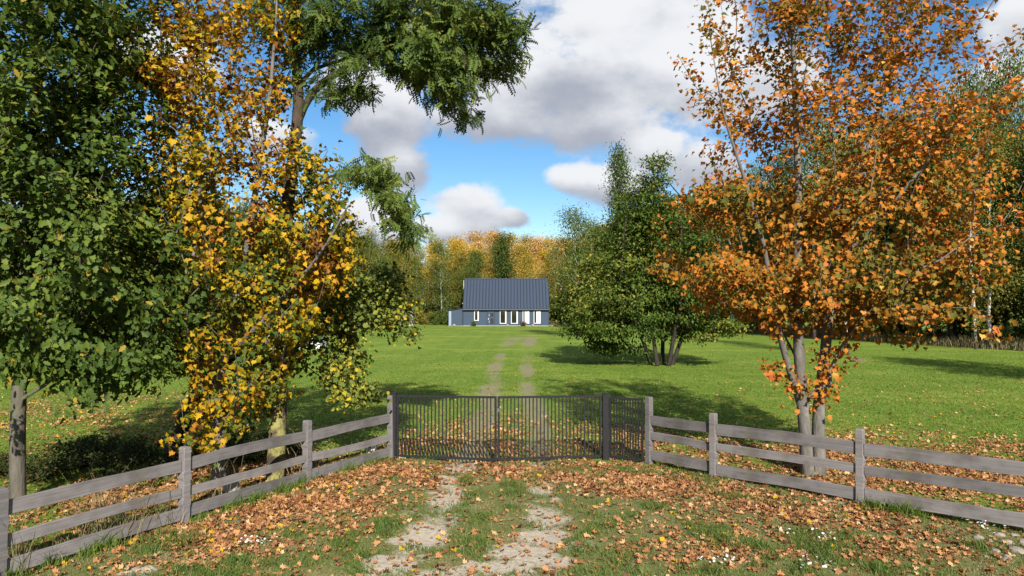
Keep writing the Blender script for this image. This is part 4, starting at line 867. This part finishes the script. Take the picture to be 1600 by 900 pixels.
# ------------------------------------------------------------------ grass, litter, weeds, flowers
def scatter(n, x0, x1, y0, y1, rg): return rg.uniform(x0, x1, n), rg.uniform(y0, y1, n)
def blades(name, x, y, h, w, lean, rnd, mat, label, cat, rg, seg=2):
    n = len(x); z = ground_z(x, y); a = rg.random(n) * 6.283; dx, dy = np.cos(a), np.sin(a); b = rg.random(n) * 6.283; lx, ly = np.cos(b) * lean * h, np.sin(b) * lean * h
    base = np.stack([x, y, z - .01], 1); side = np.stack([dx * w / 2, dy * w / 2, 0 * w], 1)
    if seg == 1:
        V = np.stack([base - side, base + side, base + np.stack([lx, ly, h], 1)], 1).reshape(-1, 3); F = np.arange(3 * n).reshape(-1, 3); k = 3
    else:
        midp = base + np.stack([lx * .35, ly * .35, h * .6], 1)
        V = np.stack([base - side, base + side, midp + side * .8, midp - side * .8, base + np.stack([lx, ly, h], 1)], 1).reshape(-1, 3); k = 5
        b0 = np.arange(n) * 5; F = [np.stack([b0, b0 + 1, b0 + 2, b0 + 3], 1), np.stack([b0 + 3, b0 + 2, b0 + 4], 1)]
    return tag(obj(name, mesh_np(name, V, F, {'rnd': np.repeat(rnd, k)}), mat), label, cat, None, 'stuff')
rg = np.random.default_rng(5)
# frustum-limited random points, density falling with distance
def field(n, d0, d1, rg, power=1.0, margin=1.08):
    f = rg.random(n) ** power; y = d0 + (d1 - d0) * f; x = (rg.random(n) * 2 - 1) * (y * .741 * margin + .5); return x, y
x, y = field(330000, 7.6, 16, rg); ins = inside_f(x, y); k = (ins < .5) & (rg.random(len(x)) > .97 * dirt(x, y)) & (rg.random(len(x)) < .35 + .65 * sstep(.38, .6, fbm(x * 1.1 + 3, y * 1.1, 4))); x, y = x[k], y[k]
tu = fbm(x * 2.2 + 60, y * 2.2, 3)
blades('verge_grass', x, y, (.03 + .07 * sstep(.5, .75, tu)) * rg.uniform(.5, 1.4, len(x)), rg.uniform(.006, .012, len(x)), rg.uniform(.3, 1.3, len(x)), np.clip(1.05 - 1.25 * tu + rg.normal(0, .2, len(x)) + .1, 0, .99), MT['rough_grass'], 'short worn verge grass outside the gate and fences', 'grass', rg)
x, y = field(470000, 8.5, 62, rg, 1.5); k = (inside_f(x, y) > .5) & (rg.random(len(x)) > .95 * dirt(x, y)) & (rg.random(len(x)) > sstep(25, 60, y)); x, y = x[k], y[k]
blades('lawn_grass', x, y, rg.uniform(.03, .075, len(x)) , .008 + .0007 * y, rg.uniform(.4, 1.6, len(x)), np.clip(rg.normal(.45, .22, len(x)) + (fbm(x * .7, y * .7, 3) - .5) * .8, 0, .99), MT['grass'], 'mown green lawn inside the fence', 'grass', rg, 1)
# dry tall grass at the left fence and at the wood edge
X = []; Y = []
for i in range(len(LFENCE) - 1):
    n = 900 if i >= 2 else 150; f = rg.random(n); X.append(LFENCE[i][0] + (LFENCE[i + 1][0] - LFENCE[i][0]) * f + rg.normal(-.25, .25, n)); Y.append(LFENCE[i][1] + (LFENCE[i + 1][1] - LFENCE[i][1]) * f + np.abs(rg.normal(.35, .35, n)))
x, y = np.concatenate(X), np.concatenate(Y); cl = fbm(x * 2, y * 2, 2); h = (.16 + .7 * sstep(.45, .75, cl)) * rg.uniform(.5, 1.3, len(x))
blades('tall_dry_grass', x, y, h, rg.uniform(.006, .012, len(x)), rg.uniform(.2, .8, len(x)), rg.random(len(x)) * .99, MT['dry_grass'], 'tall straw-coloured grass growing along the left-hand fence', 'grass', rg)
n = 26000; s = rg.uniform(0, cum[-1], n); o = rg.uniform(-1.6, 6, n); x = np.interp(s, cum, edge[:, 0]) + o * .95; y = np.interp(s, cum, edge[:, 1]) + o * .3 + rg.normal(0, .4, n)
blades('woodland_edge_grass', x, y, rg.uniform(.35, 1.0, n) * (.5 + fbm(x * .4, y * .4, 3)), rg.uniform(.03, .06, n), rg.uniform(.1, .7, n), np.clip(rg.normal(.5, .25, n), 0, .99), MT['dry_grass'], 'tall dry grass fringe along the edge of the right-hand wood', 'grass', rg)
# lusher tufts under fences and by the posts
X = []; Y = []
for FN in (LFENCE, RFENCE):
    for i in range(len(FN) - 1):
        n = 1500; f = rg.random(n); X.append(FN[i][0] + (FN[i + 1][0] - FN[i][0]) * f + rg.normal(0, .12, n)); Y.append(FN[i][1] + (FN[i + 1][1] - FN[i][1]) * f + rg.normal(0, .12, n))
x, y = np.concatenate(X), np.concatenate(Y); cl = sstep(.45, .75, fbm(x * 1.8 + 20, y * 1.8, 3)); k = rg.random(len(x)) < .25 + .75 * cl; x, y, cl = x[k], y[k], cl[k]
blades('fence_weeds', x, y, (.05 + .16 * cl) * rg.uniform(.5, 1.4, len(x)), rg.uniform(.007, .014, len(x)), rg.uniform(.2, 1.0, len(x)), rg.random(len(x)) * .8, MT['grass'], 'lusher green grass tufts under the fence rails', 'grass', rg)

# fallen leaves
n = 620000; x, y = field(n, 7.8, 34, rg, 1.0, 1.05); k = rg.random(n) < litter_d(x, y) * np.clip(1.15 - y / 40, .1, 1) * .62; x, y = x[k], y[k]; n = len(x)
C = np.stack([x, y, ground_z(x, y) + rg.uniform(.003, .026, n)], 1); N = np.array([0, 0, 1.0]) + rg.normal(0, .42, (n, 3)); N[:, 2] = np.abs(N[:, 2]) + .2
T = rg.normal(0, 1, (n, 3)) * np.array([1, 1, .15]); Sz = .032 + .07 * rg.random(n) ** 1.4; rnd = np.clip(rg.normal(.52, .24, n), 0, .93); rnd = np.where(rg.random(n) < np.where(x < 0, .035, .012), rg.uniform(.955, .99, n), rnd)
rnd = np.where((y > 17) & (rg.random(n) < .45), rg.uniform(.8, .99, n), rnd)
u, v, dd = project(C); sc = np.where((u > 8) & (u < 1592) & (v < 892) & (inside_f(x, y) < .4), Sz / dd, 0); ix = np.argsort(-sc)[:300]; keep = np.ones(n, bool); keep[ix] = False
tag(obj('leaf_litter', leaf_mesh('leaf_litter', MAPLE_DRY, C[keep], T[keep], N[keep], Sz[keep], rnd[keep], rg.uniform(.2, 1.6, n)[keep]), MT['litter']), 'brown and orange leaf litter strewn over the ground around the gate', 'fallen leaves', None, 'stuff')
for i, o in zip(ix, leaf_objects('fallen_leaf', 'fallen_leaf', MAPLE_DRY, MT['litter'], ix, C, T, N, Sz, rnd, None, np.zeros(3))):
    if rnd[i] > .94: tag(o, 'bright yellow fallen maple leaf on the verge outside the gate', 'leaf', 'yellow fallen leaves outside the gate')
    elif rnd[i] < .4: tag(o, 'dark brown curled fallen maple leaf on the verge outside the gate', 'leaf', 'dark brown fallen leaves outside the gate')
    else: tag(o, 'tan-orange curled fallen maple leaf on the verge outside the gate', 'leaf', 'tan fallen leaves outside the gate')
# white flowers
def flowers(u, v, ru, rv, n, label, seed):
    rg = np.random.default_rng(seed); g = G(u, v); sx = ru * g[1] / FPX; sy = rv * g[1] ** 2 / (CAM_H * FPX); root = empty('flower_patch', (g[0], g[1], gz(g[0], g[1])), label, 'flowers')
    x = rg.normal(0, sx * .5, n); y = rg.normal(0, sy * .5, n); h = rg.uniform(.04, .11, n); z = ground_z(x + g[0], y + g[1]) - gz(g[0], g[1])
    C = np.stack([x, y, z + h], 1); V = []; F = []
    a = np.arange(6) * math.pi / 3; ring = np.stack([np.cos(a), np.sin(a), 0 * a + .25], 1); r = rg.uniform(.012, .02, n)
    tilt = rg.normal(0, .35, (n, 2)); pts = C[:, None] + r[:, None, None] * ring[None]; pts[..., 2] += (ring[None, :, 0] * tilt[:, :1] + ring[None, :, 1] * tilt[:, 1:]) * r[:, None]
    VV = np.concatenate([C[:, None], pts], 1).reshape(-1, 3); FF = np.concatenate([np.stack([np.arange(n) * 7, np.arange(n) * 7 + 1 + i, np.arange(n) * 7 + 1 + (i + 1) % 6], 1) for i in range(6)])
    o = obj('blossom', mesh_np('blossom', VV, FF), MT['petal'], root); o['kind'] = 'stuff'
    B = np.stack([x, y, z], 1); V2 = np.stack([B + [.003, 0, 0], B - [.003, 0, 0], C + [0, 0, -.002]], 1).reshape(-1, 3)
    o = obj('stem', mesh_np('stem', V2, np.arange(3 * n).reshape(-1, 3), {'rnd': np.full(3 * n, .3)}), MT['grass'], root); o['kind'] = 'stuff'
for a in [(1530, 823, 32, 16, 46, 'white flower patch beside the stone heap under the fence'), (1285, 842, 26, 12, 20, 'thin white flower patch on leaf-strewn grass downhill of the maple'), (1125, 885, 40, 12, 26, 'white clover blossoms in the grass at the roadside'), (1275, 890, 34, 10, 22, 'white clover blossoms next to bare leaf-covered soil'),
          (400, 853, 34, 8, 34, 'white clover blossoms in front of the deep leaf litter below the left-hand fence'), (1240, 838, 20, 6, 8, 'few scattered white blossoms among brown leaves')]:
    flowers(*a, seed=int(a[0]))
